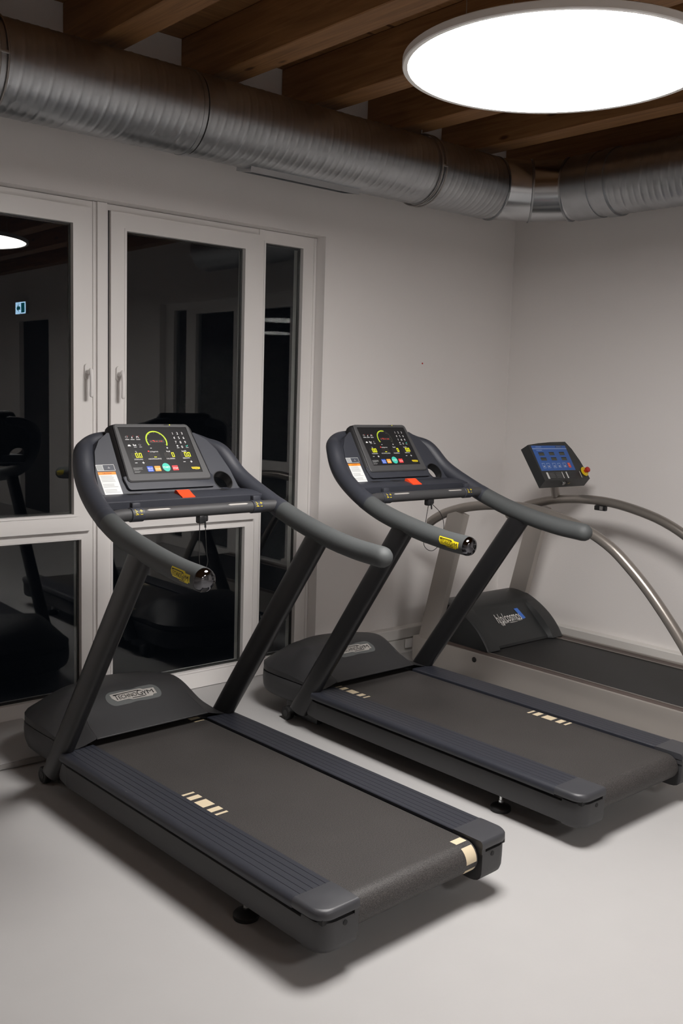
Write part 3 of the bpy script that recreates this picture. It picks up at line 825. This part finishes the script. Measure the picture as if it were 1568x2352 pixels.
    # rear roller ends
    for sd in (-1, 1):
        mb = MB(); mb.disc((sd*.2625, .058, .15), (sd, 0, 0), .030, .008, M_dark, n=24); mb.build('roller_end', t)
    # motor hood as a modelled height field
    ny, nx = 44, 60; mb = MB(); vs = []; fs = []
    ys = [1.50 + (2.1045-1.50)*(i/ny) for i in range(ny+1)]
    ys = [1.50 + .6045*(1-(1-i/ny)**1.5) for i in range(ny+1)]
    def hz(x, y):
        w = lerp_tab(HOODW, y); c = smooth_tab(HOODC, y) if y > 1.52 else lerp_tab(HOODC, y); xa = smooth_tab(HOODX, y); ax = abs(x)
        q = min(1, max(0, (y-1.58)/.20)); q = q*q*(3-2*q); rim = .2135 + .017*q
        if ax <= xa: return c - .012*(ax/xa)**2*(1 if y > 1.6 else (y-1.5)/.1)
        f = min(1, (ax-xa)/max(1e-4, (w-xa))); 
        cc = c - .012*(1 if y > 1.6 else (y-1.5)/.1)
        s = (1-q)*(1-f)**1.35 + q*(1-f**1.7)
        return rim + (cc-rim)*s
    for y in ys:
        w = lerp_tab(HOODW, y)
        for j in range(nx+1):
            u = -1 + 2*j/nx; x = w*u
            vs.append((x, y, hz(x, y)))
    for i in range(ny):
        for j in range(nx): a = i*(nx+1)+j; fs.append((a, a+1, a+nx+2, a+nx+1))
    mb.add(vs, fs, M_hood)
    # skirt down to the parting line
    rim = [vs[i*(nx+1)] for i in range(ny+1)] + [vs[ny*(nx+1)+j] for j in range(1, nx)] + [vs[i*(nx+1)+nx] for i in range(ny, -1, -1)] + [vs[j] for j in range(nx-1, 0, -1)]
    low = [(x, (y if y > 1.502 else 1.62), .2045) for x, y, z in rim]
    mb.loft([rim, low], M_hood, caps=(False, True))
    hood = mb.build('motor_hood', t, sharp=32)
    # raised lip along the hood's belt edge and pad outline
    mb = MB()
    edge = [(-.262 + .524*i/20, 1.4985, hz(-.262+.524*i/20, 1.50)) for i in range(21)]
    rgt = [(smooth_tab(HOODX, y)-.004-.10*max(0, y-1.57), y, hz(smooth_tab(HOODX, y)-.004-.10*max(0, y-1.57), y)-.0022) for y in (1.505, 1.52, 1.54, 1.57, 1.60, 1.63)]
    pathl = [(-x, y, z) for x, y, z in reversed(rgt)] + edge + rgt
    mb.tube(catmull(pathl, 2), .0038, M_hood, n=8, caps='round'); mb.build('hood_lip', hood, sharp=60)
    # emblem: grey pill with the word mark plate
    mb = MB(); cy = 1.665; hl, hh = .128, .036
    def onhood(u, v, d):
        y = cy + v; x = u; z = hz(x, y); e = .002
        nrm = Vector((-(hz(x+e, y)-hz(x-e, y))/(2*e), -(hz(x, y+e)-hz(x, y-e))/(2*e), 1)).normalized()
        return Vector((x, y, z)) + nrm*d
    pts = rrect(-hl, hl, -hh, hh, hh*.98, 8)
    vs2 = []; fs2 = []
    NN = len(pts)
    for r_ in (0.0, .5, 1.0):
        for p in pts: vs2.append(onhood(p[0]*max(r_, .001) if r_ < 1 else p[0], p[1]*max(r_, .001) if r_ < 1 else p[1], .0016 if r_ < 1 else .0012))
    for k in range(2):
        for j in range(NN): fs2.append((k*NN+j, k*NN+(j+1) % NN, (k+1)*NN+(j+1) % NN, (k+1)*NN+j))
    for p in pts: vs2.append(onhood(p[0]*1.01, p[1]*1.02, -.002))
    for j in range(NN): fs2.append((2*NN+j, 2*NN+(j+1) % NN, 3*NN+(j+1) % NN, 3*NN+j))
    mb.add(vs2, fs2, M_pill)
    em = mb.build('emblem', hood, sharp=60)
    wordmark(mb2 := MB(), lambda u, v, d: onhood(-.103+u, -.023+v, .0020+d), .206, .046, M_silver, M_ink, .0005, .0006)
    lab(mb2.build_flat('emblem_plate', hood), 'silver plate with black lettering')
    # lower front cover under the parting line
    ysf = [1.575 + (2.1045-1.575)*(1-(1-i/20)**1.6) for i in range(21)]
    def outl(k): 
        a = [(-lerp_tab(HOODW, y)*k, y if y < 1.7 else 1.7+(y-1.7)*(1-(1-k)*.9)) for y in ysf]; return a + [(-x, y) for x, y in reversed(a)]
    mb = MB(); mb.loft([[(x, y, z) for x, y in outl(k)] for z, k in ((.088, .88), (.090, .945), (.100, .978), (.125, 1.0), (.16, 1.008), (.194, 1.004), (.199, .992))], M_char)
    mb.loft([[(x, y, z) for x, y in outl(.965)] for z in (.198, .206)], M_dark)
    mb.build('front_cover', t, sharp=40)
    # ---------------- console
    dn = Vector((0, -.1270, -.1720)); AHd = dn.length; dn.normalize(); nn = Vector((0, -.8045, .594))
    O = Vector((-.1565, 1.532, 1.454))
    def PL(u, v, d): return O + Vector((1, 0, 0))*(u*.313) + dn*(v*AHd) + nn*(d - .002)
    def PP(x, s, d=0): return Vector((x, 1.532, 1.454)) + dn*s + nn*d      # x, distance down the plane, out
    # wing panel behind the bezel with the cup hole
    Pw = Vector((0, 1.43, 1.288))
    def PW(x, s, d=0): return Vector((x, Pw.y, Pw.z)) + dn*s + nn*d          # s measured from z=1.288 downwards
    def s_of(z): return (1.288-z)/.8045
    rightp = [(.316, s_of(1.206)), (.306, s_of(1.285)), (.278, s_of(1.365)), (.245, s_of(1.405)), (.200, s_of(1.432))]
    outl_w = [(x, s) for x, s in rightp] + [(-x, s) for x, s in reversed(rightp)]
    hole = [(.250 + .043*math.cos(a), s_of(1.244) + .043*math.sin(a)) for a in [2*PI*i/28 for i in range(28)]]
    vs, fs = curve2d([outl_w, hole], .034)
    con = empty('console', (0, 0, 0), parent=t)
    mb = MB(); mb.add([PW(x, y, z-.017) for x, y, z in vs], fs, M_navyg); wing = mb.build('console_panel', t, sharp=30)
    # bodies joining the panel to the hand rails
    for sd in (-1, 1):
        mb = MB()
        inn = [PW(sd*x*1.0, s, -.004) for x, s in rightp]; 
        bars = [Vector((sd*.368, 1.335, 1.208)), Vector((sd*.352, 1.41, 1.248)), Vector((sd*.322, 1.492, 1.335)), Vector((sd*.292, 1.538, 1.366)), Vector((sd*.262, 1.565, 1.378))]
        rings = []
        for a, b in zip(inn, bars):
            bk = -nn*.030
            rings.append([a, a*.5+b*.5 - nn*.006, b, b+bk, a*.5+b*.5+bk, a+bk])
        mb.loft(rings, M_navyg); mb.build('rail_shroud', t, sharp=40)
    bpy.data.objects.remove(con)
    # cup tube
    mb = MB(); n = 28
    ring = lambda rr, d: [PW(.250 + rr*math.cos(2*PI*i/n), s_of(1.244)+rr*math.sin(2*PI*i/n), d) for i in range(n)]
    mb.loft([ring(.0455, .0005), ring(.0455, .0015), ring(.0425, .0015), ring(.0420, -.040), ring(.0445, -.040), ring(.0445, -.030)], M_black, caps=(False, False))
    mb.build('cup_holder', t, sharp=40)
    # bezel box
    fr = [(-.172, -.018), (.172, -.018), (.190, .246), (-.190, .246)]
    sgn = lambda q, e: [(x - math.copysign(e, x), y + (e if y < .1 else -e)) for x, y in q]
    def ringq(q, r_, d): return [PP(x, y, d) for x, y in rquad(list(reversed(q)), r_, 5)]
    inner = [(-.1568, -.0005), (.1568, -.0005), (.1568, AHd+.0005), (-.1568, AHd+.0005)]
    mb = MB()
    mb.loft([ringq(sgn(fr, .030), .02, -.060), ringq(sgn(fr, .006), .02, -.050), ringq(sgn(fr, -.001), .02, -.012), ringq(fr, .018, -.004), ringq(sgn(fr, .004), .016, 0), ringq(inner, .001, 0), ringq(inner, .001, -.0025)], M_bezel, caps=(True, False))
    mb.build('display_bezel', t, sharp=35)
    # dark side skin of the bezel box (black lower shell)
    mb = MB(); fl = lambda e, eb: [(x + math.copysign(e, x), y + (-eb*.3 if y < .1 else eb)) for x, y in fr]
    mb.loft([ringq(fl(-.02, -.02), .02, -.072), ringq(fl(.010, .008), .024, -.060), ringq(fl(.022, .013), .026, -.034), ringq(fl(.018, .012), .024, -.018), ringq(fl(.002, .002), .02, -.006)], M_black, caps=(True, False)); mb.build('bezel_shell', t, sharp=40)
    # status light
    mb = MB(); mb.add([PP(.057, -.0135, .0004), PP(.073, -.0135, .0004), PP(.075, -.0095, .0004), PP(.055, -.0095, .0004)], [(0, 1, 2, 3)], M_black)
    mb.build_flat('sensor_window', t)
    mb = MB(); mb.disc(PP(.083, -.0115, 0), nn, .0022, .001, M_ledy, n=10); lab(mb.build('status_light', t), 'small yellow-green status light')
    scr = build_screen(t, PL, lit)
    # support plate below the bezel
    mb = MB(); q = [(-.205, s_of(1.270)), (.205, s_of(1.270)), (.196, s_of(1.222)), (-.196, s_of(1.222))]
    def rw(q, r_, d): return [PW(x, y, d) for x, y in rquad(list(reversed(q)), r_, 4)]
    mb.loft([rw(q, .012, 0), rw(q, .012, .008), rw(sgn(q, .002), .012, .010)], M_navyg, caps=(False, True)); mb.build('bezel_support', t, sharp=40)
    # tray with front lip
    mb = MB(); pr = [(1.262, 1.194), (1.264, 1.170), (1.275, 1.164), (1.34, 1.158), (1.43, 1.170), (1.43, 1.212), (1.375, 1.2125), (1.345, 1.2125), (1.315, 1.2115), (1.285, 1.2045), (1.266, 1.1962)]
    mb.loft([[(x*(1-.16*max(0, y-1.285)/.145), y + (0 if abs(x) < .35 else .002), z) for y, z in pr] for x in (-.352, -.349, .349, .352)], M_navyg); tray = mb.build('tray', t, sharp=25)
    for x0, x1 in ((-.225, -.165), (-.095, -.045), (.195, .235)):
        mb = MB(); mb.add([(x0+.012, 1.368, 1.2130), (x1-.004, 1.368, 1.2130), (x1, 1.330, 1.2130), (x0, 1.330, 1.2130)], [(0, 1, 2, 3)], M_dark)
        mb.build_flat('tray_notch', tray)
    mb = MB(); mb.loft([[(x, y, z) for y, z in ((1.262, 1.1948), (1.266, 1.1985), (1.2705, 1.1985))] for x in (-.35, .35)], M_navy, closed=False, caps=(False, False)); mb.build_flat('tray_edge', tray)
    # red emergency tab
    mb = MB(); pr = [(1.268, 1.196), (1.268, 1.2015), (1.286, 1.2095), (1.310, 1.2235), (1.322, 1.2235), (1.326, 1.208)]
    mb.loft([[(x, y, z) for y, z in pr] for x in (-.029, .029)], M_red)
    lab(mb.build('emergency_tab', t, sharp=30), 'orange-red emergency stop tab')
    # front cross bar with contact strips and switches
    mb = MB(); by, bz = 1.205, 1.156
    mb.tube([(-.375, by-.02, bz-.002), (-.32, by, bz), (0, by, bz), (.32, by, bz), (.372, by-.005, bz)], .0230, M_char, n=24); cb = mb.build('cross_bar', t, sharp=60)
    for x0, x1 in ((-.232, -.132), (.126, .222)):
        mb = MB(); vs = []
        n = 10
        for i in range(n+1):
            x = x0+(x1-x0)*i/n; e = min(1, min(x-x0, x1-x)/.006); wv = .0035*e**.5
            for a in (-1, 1):
                ph = math.radians(44) + a*wv/.0230; vs.append((x, by - .0234*math.cos(ph), bz + .0234*math.sin(ph)))
        mb.add(vs, [(2*i, 2*i+2, 2*i+3, 2*i+1) for i in range(n)], M_silver)
        lab(mb.build_flat('contact_strip', cb), 'silver contact strip')
    for x in (-.268, .272):
        mb = MB(); mb.tube([(x-.026, by, bz), (x-.024, by, bz), (x+.024, by, bz), (x+.026, by, bz)], [.0245, .0265, .0265, .0245], M_navyg, n=24)
        mb.rbox(x-.020, x+.014, by-.010, by+.012, bz+.018, bz+.044, .004, M_navyg)
        sw = mb.build('switch_collar', cb, sharp=40)
        mb = MB()
        def TS(u, v, d):
            ph = math.radians(24) + v/.0245; rr = .0270
            return (x + u, by - rr*math.cos(ph), bz + rr*math.sin(ph))
        def sq(pts): mb.add([TS(u, v, 0) for u, v in pts], [tuple(range(len(pts)))], M_yel)
        sq([(-.016, -.008), (-.002, -.008), (-.002, -.0065), (-.016, -.0065)]); sq([(-.015, .000), (-.007, -.006), (-.005, -.005), (-.013, .001)])
        sq([(-.014, .006), (-.006, .002), (-.005, .0035), (-.012, .0075)]); sq([(-.014, .009), (-.0115, .009), (-.0115, .0115), (-.014, .0115)])
        sq([(.004, .004), (.016, .004), (.016, .0058), (.004, .0058)]); sq([(.0092, -.0005), (.011, -.0005), (.011, .0105), (.0092, .0105)])
        sq([(.004, -.008), (.014, -.008), (.014, -.0064), (.004, -.0064)])
        lab(mb.build_flat('switch_print', cb), 'yellow runner and plus-minus print')
    # safety clip and cord
    mb = MB(); mb.rbox(-.004, .022, by-.016, by+.014, bz-.050, bz-.018, .006, M_black); mb.rbox(.020, .040, by-.012, by+.010, bz-.044, bz-.018, .006, M_black)
    clip = mb.build('safety_clip', t)
    if loop_cord: pts = [(.008, by-.004, bz-.048), (-.008, by-.01, bz-.10), (-.03, by-.02, bz-.17), (-.025, by-.02, bz-.235), (.03, by-.02, bz-.262), (.085, by-.02, bz-.225), (.105, by-.018, bz-.15), (.085, by-.012, bz-.09), (.034, by-.004, bz-.044)]
    else: pts = [(.006, by-.002, bz-.048), (.004, by-.004, bz-.16), (.006, by-.006, bz-.21), (.022, by-.008, bz-.245), (.040, by-.008, bz-.20), (.036, by-.006, bz-.16), (.030, by-.002, bz-.044)]
    mb = MB(); mb.tube(catmull(pts, 8), .0016, M_rubber, n=8); mb.tube([(.030, by-.002, bz-.042), (.0315, by-.003, bz-.068)], .0035, M_rubber, n=10); mb.build('safety_cord', clip)
    # stickers on the left wing (code symbol left out)
    def on_w(x, z, d): return PW(x, s_of(z), d)
    mb = MB()
    def strip(x0, x1, z0, z1, m, d): mb.add([on_w(x0, z0, d), on_w(x1, z0, d), on_w(x1, z1, d), on_w(x0, z1, d)], [(0, 1, 2, 3)], m)
    strip(-.296, -.222, 1.211, 1.291, M_paper, .0008)
    strip(-.296, -.222, 1.281, 1.291, M_orange, .0012); 
    vs, fs = text_geo('CAUTION', .0085, 'CENTER'); mb.add([on_w(-.259+a, 1.2835+b*.8, .0016) for a, b in vs], fs, M_ink)
    random.seed(3)
    for i in range(13):
        z = 1.2755-i*.0048
        if i in (5, 9): continue
        strip(-.291, -.291 + random.uniform(.045, .063), z, z+.0016, M_pgrey, .0012)
    lab(mb.build_flat('warning_sticker', wing), 'white text sticker with an orange header')
    mb = MB()
    strip(-.295, -.219, 1.295, 1.317, M_paper, .0008); strip(-.267, -.2205, 1.2963, 1.3157, M_stk, .0012); strip(-.2935, -.2685, 1.2963, 1.3157, M_pgrey, .0012)
    vs, fs = text_geo('-2-', .010, 'CENTER'); mb.add([on_w(-.244+a, 1.303+b*.8, .0016) for a, b in vs], fs, M_paper)
    lab(mb.build_flat('info_sticker', wing), 'small dark and grey framed sticker')
    return t

# ------------------------------------------------------------------ silver laboratory treadmill
def build_lab_treadmill():
    X0, X1 = 3.722, 4.462
    t = empty('treadmill', (4.09, 2.4, 0)); tag(t, 'silver-framed treadmill with arched hand rails and blue console by the right wall', 'treadmill')
    ox, oy = -4.09, -2.4
    def Lc(p): return (p[0]+ox, p[1]+oy, p[2])
    YR = 1.45
    for xa, xb in ((X0, X0+.018), (X1-.018, X1)):
        mb = MB(); mb.rbox(xa, xb, YR, 3.50, .172, .308, .004, M_titan, T=Lc); s = mb.build('side_frame', t)
        if xa == X0:
            mb = MB(); mb.disc(Lc((X0-.0015, 3.205, .273)), (1, 0, 0), .014, .003, M_rubber, n=20); mb.build('bolt_plug', s)
    # front box
    mb = MB(); mb.rbox(X0, X1, 3.50, 3.655, .172, .308, .006, M_titan, T=Lc); fb = mb.build('front_box', t)
    mb = MB(); mb.disc(Lc((X0+.10, 3.670, .235)), (0, -1, 0), .018, .014, M_rubber, n=18); mb.build('cable_plug', fb)
    # deck strips and belt
    for xa, xb in ((X0+.018, X0+.085), (X1-.085, X1-.018)):
        mb = MB(); mb.box(xa, xb, YR, 3.5, .280, .300, M_brown, T=Lc)
        e = xb if xa < 4 else xa
        mb.box(e-.004, e+.004, YR, 3.5, .299, .303, M_titan2, T=Lc); mb.build('deck_strip', t, smooth=False)
    mb = MB()
    n = 20; vs = []
    for y in (YR, 3.45):
        for i in range(n+1): x = X0+.091 + (X1-X0-.182)*i/n; vs.append(Lc((x, y, .2985)))
    mb.add(vs, [(i, i+1, i+n+2, i+n+1) for i in range(n)], M_belt2)
    mb.box(X0+.091, X1-.091, YR, 3.45, .20, .296, M_dark, T=Lc)
    mb.build('running_belt', t, smooth=False)
    # feet
    for x in (X0+.07, X1-.07):
        for y in (YR+.1, 3.55):
            mb = MB(); mb.disc(Lc((x, y, .1456)), (0, 0, 1), .032, .030, M_rubber, n=24, bev=.004); mb.build('rubber_foot', t)
    # black rounded motor cover: arched profile (y,z)
    prof = [(3.655, .309), (3.662, .36), (3.660, .42), (3.635, .475), (3.59, .505), (3.53, .516), (3.46, .509), (3.40, .490), (3.33, .455), (3.265, .410), (3.215, .360), (3.180, .312), (3.176, .302)]
    pr = [(y, z) for y, z in prof]
    xa, xb = 3.800, 4.438
    arch = catmull2(pr)
    def flatp():
        out = []
        p0, p1 = (3.392, .486), (3.202, .312)
        for y, z in arch:
            if y < p0[0]:
                f = (p0[0]-y)/(p0[0]-3.176); yy = p0[0]+(p1[0]-p0[0])*f; zz = p0[1]+(p1[1]-p0[1])*f
                if f > .985: zz = .302
                out.append((yy, zz))
            else: out.append((y, z))
        return out
    fl = flatp()
    mb = MB(); rings = []
    for x, k, pf in ((xa, .965, arch), (xa+.006, .985, arch), (xa+.018, 1.0, arch), (3.893, 1.0, arch), (3.905, 1, fl), (4.330, 1, fl), (4.343, 1.0, arch), (xb-.018, 1.0, arch), (xb-.006, .985, arch), (xb, .965, arch)):
        rings.append([Lc((x, 3.43+(y-3.43)*k, .30+(z-.30)*k)) for y, z in pf])
    mb.loft(rings, M_hpblack)
    hood = mb.build('motor_cover', t, sharp=28)
    # flat centre panel
    c0, c1 = Vector((0, 3.368, .464)), Vector((0, 3.210, .3195))
    dn = (c1-c0).normalized(); nn = Vector((0, dn.z, -dn.y)); nn = nn if nn.z > 0 else -nn
    def PN(x, s, d): return Vector(Lc((x, c0.y, c0.z))) + dn*s + nn*(d-.003)
    L = (c1-c0).length
    mb = MB()
    vs, fs = text_geo('h/p/cosmos', .062, 'LEFT'); wmax = max(v[0] for v in vs)
    sx = .195/wmax
    mb.add([PN(4.020+a*sx*1.04, .090-b*1.35, .0048) for a, b in vs], fs, M_white)
    blob = lambda cx, cs, w_, h_: mb.add([PN(cx+w_*math.cos(2*PI*i/14)*(1+.18*math.sin(3*i)), cs+h_*math.sin(2*PI*i/14)*(1+.22*math.cos(5*i)), .0045) for i in range(14)], [tuple(range(14))], M_residue)
    blob(4.050, .098, .016, .012); blob(4.085, .093, .020, .006)
    blob(4.14, .098, .035, .004); blob(4.20, .092, .022, .005)
    mb.add([PN(x, s, .0052) for x, s in ((4.205, .018), (4.238, .018), (4.252, .088), (4.225, .092))], [(0, 1, 2, 3)], M_tape)
    lab(mb.build_flat('brand_label', hood), 'torn white lettering with a strip of blue tape')
    # uprights: flat rectangular tubes leaning to the runner
    for xa in (X0+.004, X1-.046):
        mb = MB(); rings = []
        xb_ = xa+.042
        for y, z in ((3.555, .300), (3.375, 1.02)):
            rings.append([Lc((xa+p, y+q, z + (q*.25))) for p, q in rrect(0, .042, -.055, .058, .005, 2)])
        mb.loft(rings, M_titan); mb.build('upright', t, sharp=40)
    # arched hand rails
    railp = [(3.575, .945), (3.54, .968), (3.46, 1.008), (3.34, 1.046), (3.20, 1.073), (3.05, 1.086), (2.90, 1.084), (2.75, 1.062), (2.60, 1.024), (2.46, .962), (2.34, .873), (2.22, .762), (2.08, .605), (1.96, .445), (1.87, .30), (1.84, .24)]
    for x in (X0+.025, X1-.062):
        mb = MB(); mb.tube(catmull([Lc((x, y, z)) for y, z in railp], 5), .0245, M_titan2, n=24, caps=('round', 'flat')); h = mb.build('arched_rail', t, sharp=60)
        if x > 4:
            mb = MB(); mb.rbox(x-.012, x+.012, 2.925, 2.995, 1.036, 1.062, .005, M_black, T=Lc); mb.box(x-.0125, x+.0125, 2.94, 2.96, 1.040, 1.060, M_bolt, T=Lc); mb.build('sensor_clip', h)
    # console on a post
    px, py = 4.345, 3.205
    xr = X1-.062
    mb = MB(); mb.tube([Lc((xr-.006, py+.045, 1.085)), Lc((xr-.030, py+.045, 1.16)), Lc((xr-.045, py+.035, 1.24))], .0235, M_titan, n=20); mb.build('console_post', t, sharp=50)
    C0 = Vector(Lc((4.088, 3.200, 1.372)))          # screen top left
    ex = Vector((1, 0.02, -.012)).normalized(); dn = Vector((0, -.080, -.127)); H = dn.length; dn.normalize(); nn = Vector((0, -dn.z, dn.y)); nn = -nn if nn.z < 0 else nn
    nn = ex.cross(-dn).normalized(); 
    if nn.y > 0: nn = -nn
    Wd = .305
    def PC(u, v, d): return C0 + ex*(u*Wd) + dn*(v*H) + nn*d
    out = [(-.067, -.03), (.5, -.13), (1.094, -.17), (1.17, .10), (1.25, .50), (1.31, 1.0), (1.322, 1.36), (.06, 1.38)]
    out = [(-.067, -.03), (.25, -.10), (.6, -.145), (1.06, -.165), (1.17, .15), (1.255, .60), (1.30, 1.0), (1.322, 1.36), (.6, 1.37), (-.02, 1.38)]
    mb = MB()
    fr = [PC(u, v, -.003) for u, v in out]; bk = [PC(u, v + (.12 if v > 1.3 else 0), -.055) for u, v in out]
    mb.loft([bk, fr], M_hpblack); con = mb.build('console', t, sharp=25)
    s = MB()
    def q(pts, m, d=.0): s.add([PC(u, v, d) for u, v in pts], [tuple(range(len(pts)))[::-1]], m)
    def rect(a, b, c, d_, m, d=.0004): q([(a, b), (c, b), (c, d_), (a, d_)], m, d)
    rect(0, 0, 1, 1, M_hpblue, -.0025)
    rect(.0, .115, 1, .135, M_hplight, -.002); rect(.69, .03, .875, .07, M_ink, -.002); rect(.71, .04, .86, .06, M_pgrey, -.0018)
    def st(tx, u, v, h, m): 
        vs, fs = text_geo(tx, 1, 'LEFT'); s.add([PC(u + a*h/Wd, v - b*h/H, -.002) for a, b in vs], fs, m)
    rect(.12, .045, .28, .060, M_hplight, -.002); rect(.10, .19, .26, .200, M_hplight, -.002)
    for (a, b, c, d_) in ((.121, .273, .278, .40), (.424, .263, .573, .39), (.724, .26, .877, .39), (.123, .479, .286, .60), (.424, .476, .580, .60), (.726, .474, .877, .603)):
        rect(a, b, c, d_, M_lcd, -.0018); rect(a, b, c, b+.03, M_ink, -.0016)
    for k, (a, b, c, d_) in enumerate(((.091, .704, .169, .90), (.221, .705, .309, .893), (.388, .707, .48, .895), (.537, .713, .616, .885), (.692, .702, .781, .875))):
        for e in ((a, b, c, b+.012), (a, d_-.012, c, d_), (a, b, a+.006, d_), (c-.006, b, c, d_)): rect(*e, M_hplight, -.002)
        m_ = (a+c)/2; q([(m_-.02, .85), (m_+.02, .85), (m_, .79)], M_white, -.0018)
    rect(.834, .706, .908, .896, M_red, -.0018); rect(.852, .74, .89, .75, M_white, -.0015); rect(.852, .80, .89, .81, M_white, -.0015)
    lab(s.build_flat('display_panel', con), 'blue membrane display panel with six small read-outs')
    s = MB()
    rect(.101, 1.063, .153, 1.315, M_paper, -.0024); rect(.549, 1.06, .572, 1.31, M_paper, -.0024); rect(.668, 1.062, .705, 1.313, M_paper, -.0024); rect(1.085, 1.057, 1.10, 1.307, M_paper, -.0024)
    for i in range(4):
        for a in (.18, .37): rect(a, 1.09+i*.055, a+.15, 1.098+i*.055, M_pgrey, -.0024)
    for i in range(4): rect(.73, 1.09+i*.055, 1.06, 1.096+i*.055, M_stk, -.0024)
    lab(s.build_flat('label_strip', con), 'dark label strip with white bars')
    c = PC(1.235, 1.08, -.003)
    mb = MB(); mb.disc(c, nn, .0275, .006, M_eyel, n=32, bev=.002); es = mb.build('emergency_stop', con)
    lab(es, 'yellow ring of the emergency stop')
    mb = MB(); mb.tube([c+nn*.005, c+nn*.018], .009, M_ered, n=20); mb.tube([c+nn*.016, c+nn*.020, c+nn*.030, c+nn*.034], [.013, .0155, .0155, .011], M_ered, n=24); lab(mb.build('emergency_knob', es), 'red mushroom knob')
    # lock on the lower front edge
    lo = PC(.60, 1.43, -.028); ln = (dn*.055 + nn*.018).normalized()
    mb = MB(); mb.disc(lo-ln*.004, ln, .011, .008, M_bolt, n=20); mb.disc(lo-ln*.004+ex*.018, ln, .011, .006, M_black, n=20); mb.build('key_lock', con)
    mb = MB(); mb.add([lo+ln*.0013+ex*.040-nn*.006, lo+ln*.0013+ex*.052-nn*.006, lo+ln*.0013+ex*.052+nn*.008], [(0, 1, 2)], M_eyel); mb.build_flat('warning_triangle', con)
    # machine scaled about the camera: 1.1 x the drafted one, standing on its feet
    G = 1.1
    t.location = (4.09*G, 2.4*G, 0)
    for o in t.children_recursive:
        for v in o.data.vertices: v.co = v.co*G
        for v in o.data.vertices: v.co.z -= .16
    return t

def catmull2(pr):
    return [(v.x, v.y) for v in catmull([(a, b, 0) for a, b in pr], 4)]

def build_small():
    mb = MB(); c = (4.336, D, 1.8152)
    q = lambda: None
    mb.disc((c[0], D+.004, c[2]), (0, -1, 0), .005, .007, M_ered, n=12)
    tag(mb.build('wall_plug'), 'tiny red plastic plug in the white wall right of the window', 'wall plug')
    t = tag(empty('exit_sign', (R-.02, -3.59, 2.60)), 'lit white exit sign over the door, seen reflected in the left window', 'sign')
    mb = MB(); mb.rbox(-.02, .02, -.17, .17, -.085, .085, .006, M_upvc); mb.build('sign_box', t)
    mb = MB(); mb.add([(-.0205, -.16, -.075), (-.0205, .16, -.075), (-.0205, .16, .075), (-.0205, -.16, .075)], [(0, 1, 2, 3)], M_sign)
    mb.add([(-.021, .02, -.06), (-.021, .13, -.06), (-.021, .13, .06), (-.021, .02, .06)], [(0, 1, 2, 3)], M_signg)
    mb.add([(-.021, -.13, 0), (-.021, -.06, .05), (-.021, -.06, .02), (-.021, -.01, .02), (-.021, -.01, -.02), (-.021, -.06, -.02), (-.021, -.06, -.05)], [(0, 1, 2, 3, 4, 5, 6)], M_signg)
    mb.build_flat('sign_face', t)
    mb = MB(); mb.rbox(4.2284, 4.2912, D-.060, D-.049, .036, .094, .004, M_upvc)
    o = mb.build('wall_socket'); tag(o, 'small white socket on the skirting beside the silver treadmill', 'socket')

build_room(); build_beams(); build_windows(); build_baseboards(); build_lamps(); build_ducts()
build_treadmill((2.008, 1.884), math.radians(1.793), 'charcoal treadmill nearest the camera, in front of the white windows, fully lit gauge', 1.0, ((-1, .807), (1, 1.618), (1, .005)), False)
build_treadmill((3.244, 1.911), math.radians(.568), 'charcoal treadmill in the middle, between the front one and the silver one, half-lit gauge', .55, ((1, .621), (-1, 1.425)), True)
build_lab_treadmill(); build_small()
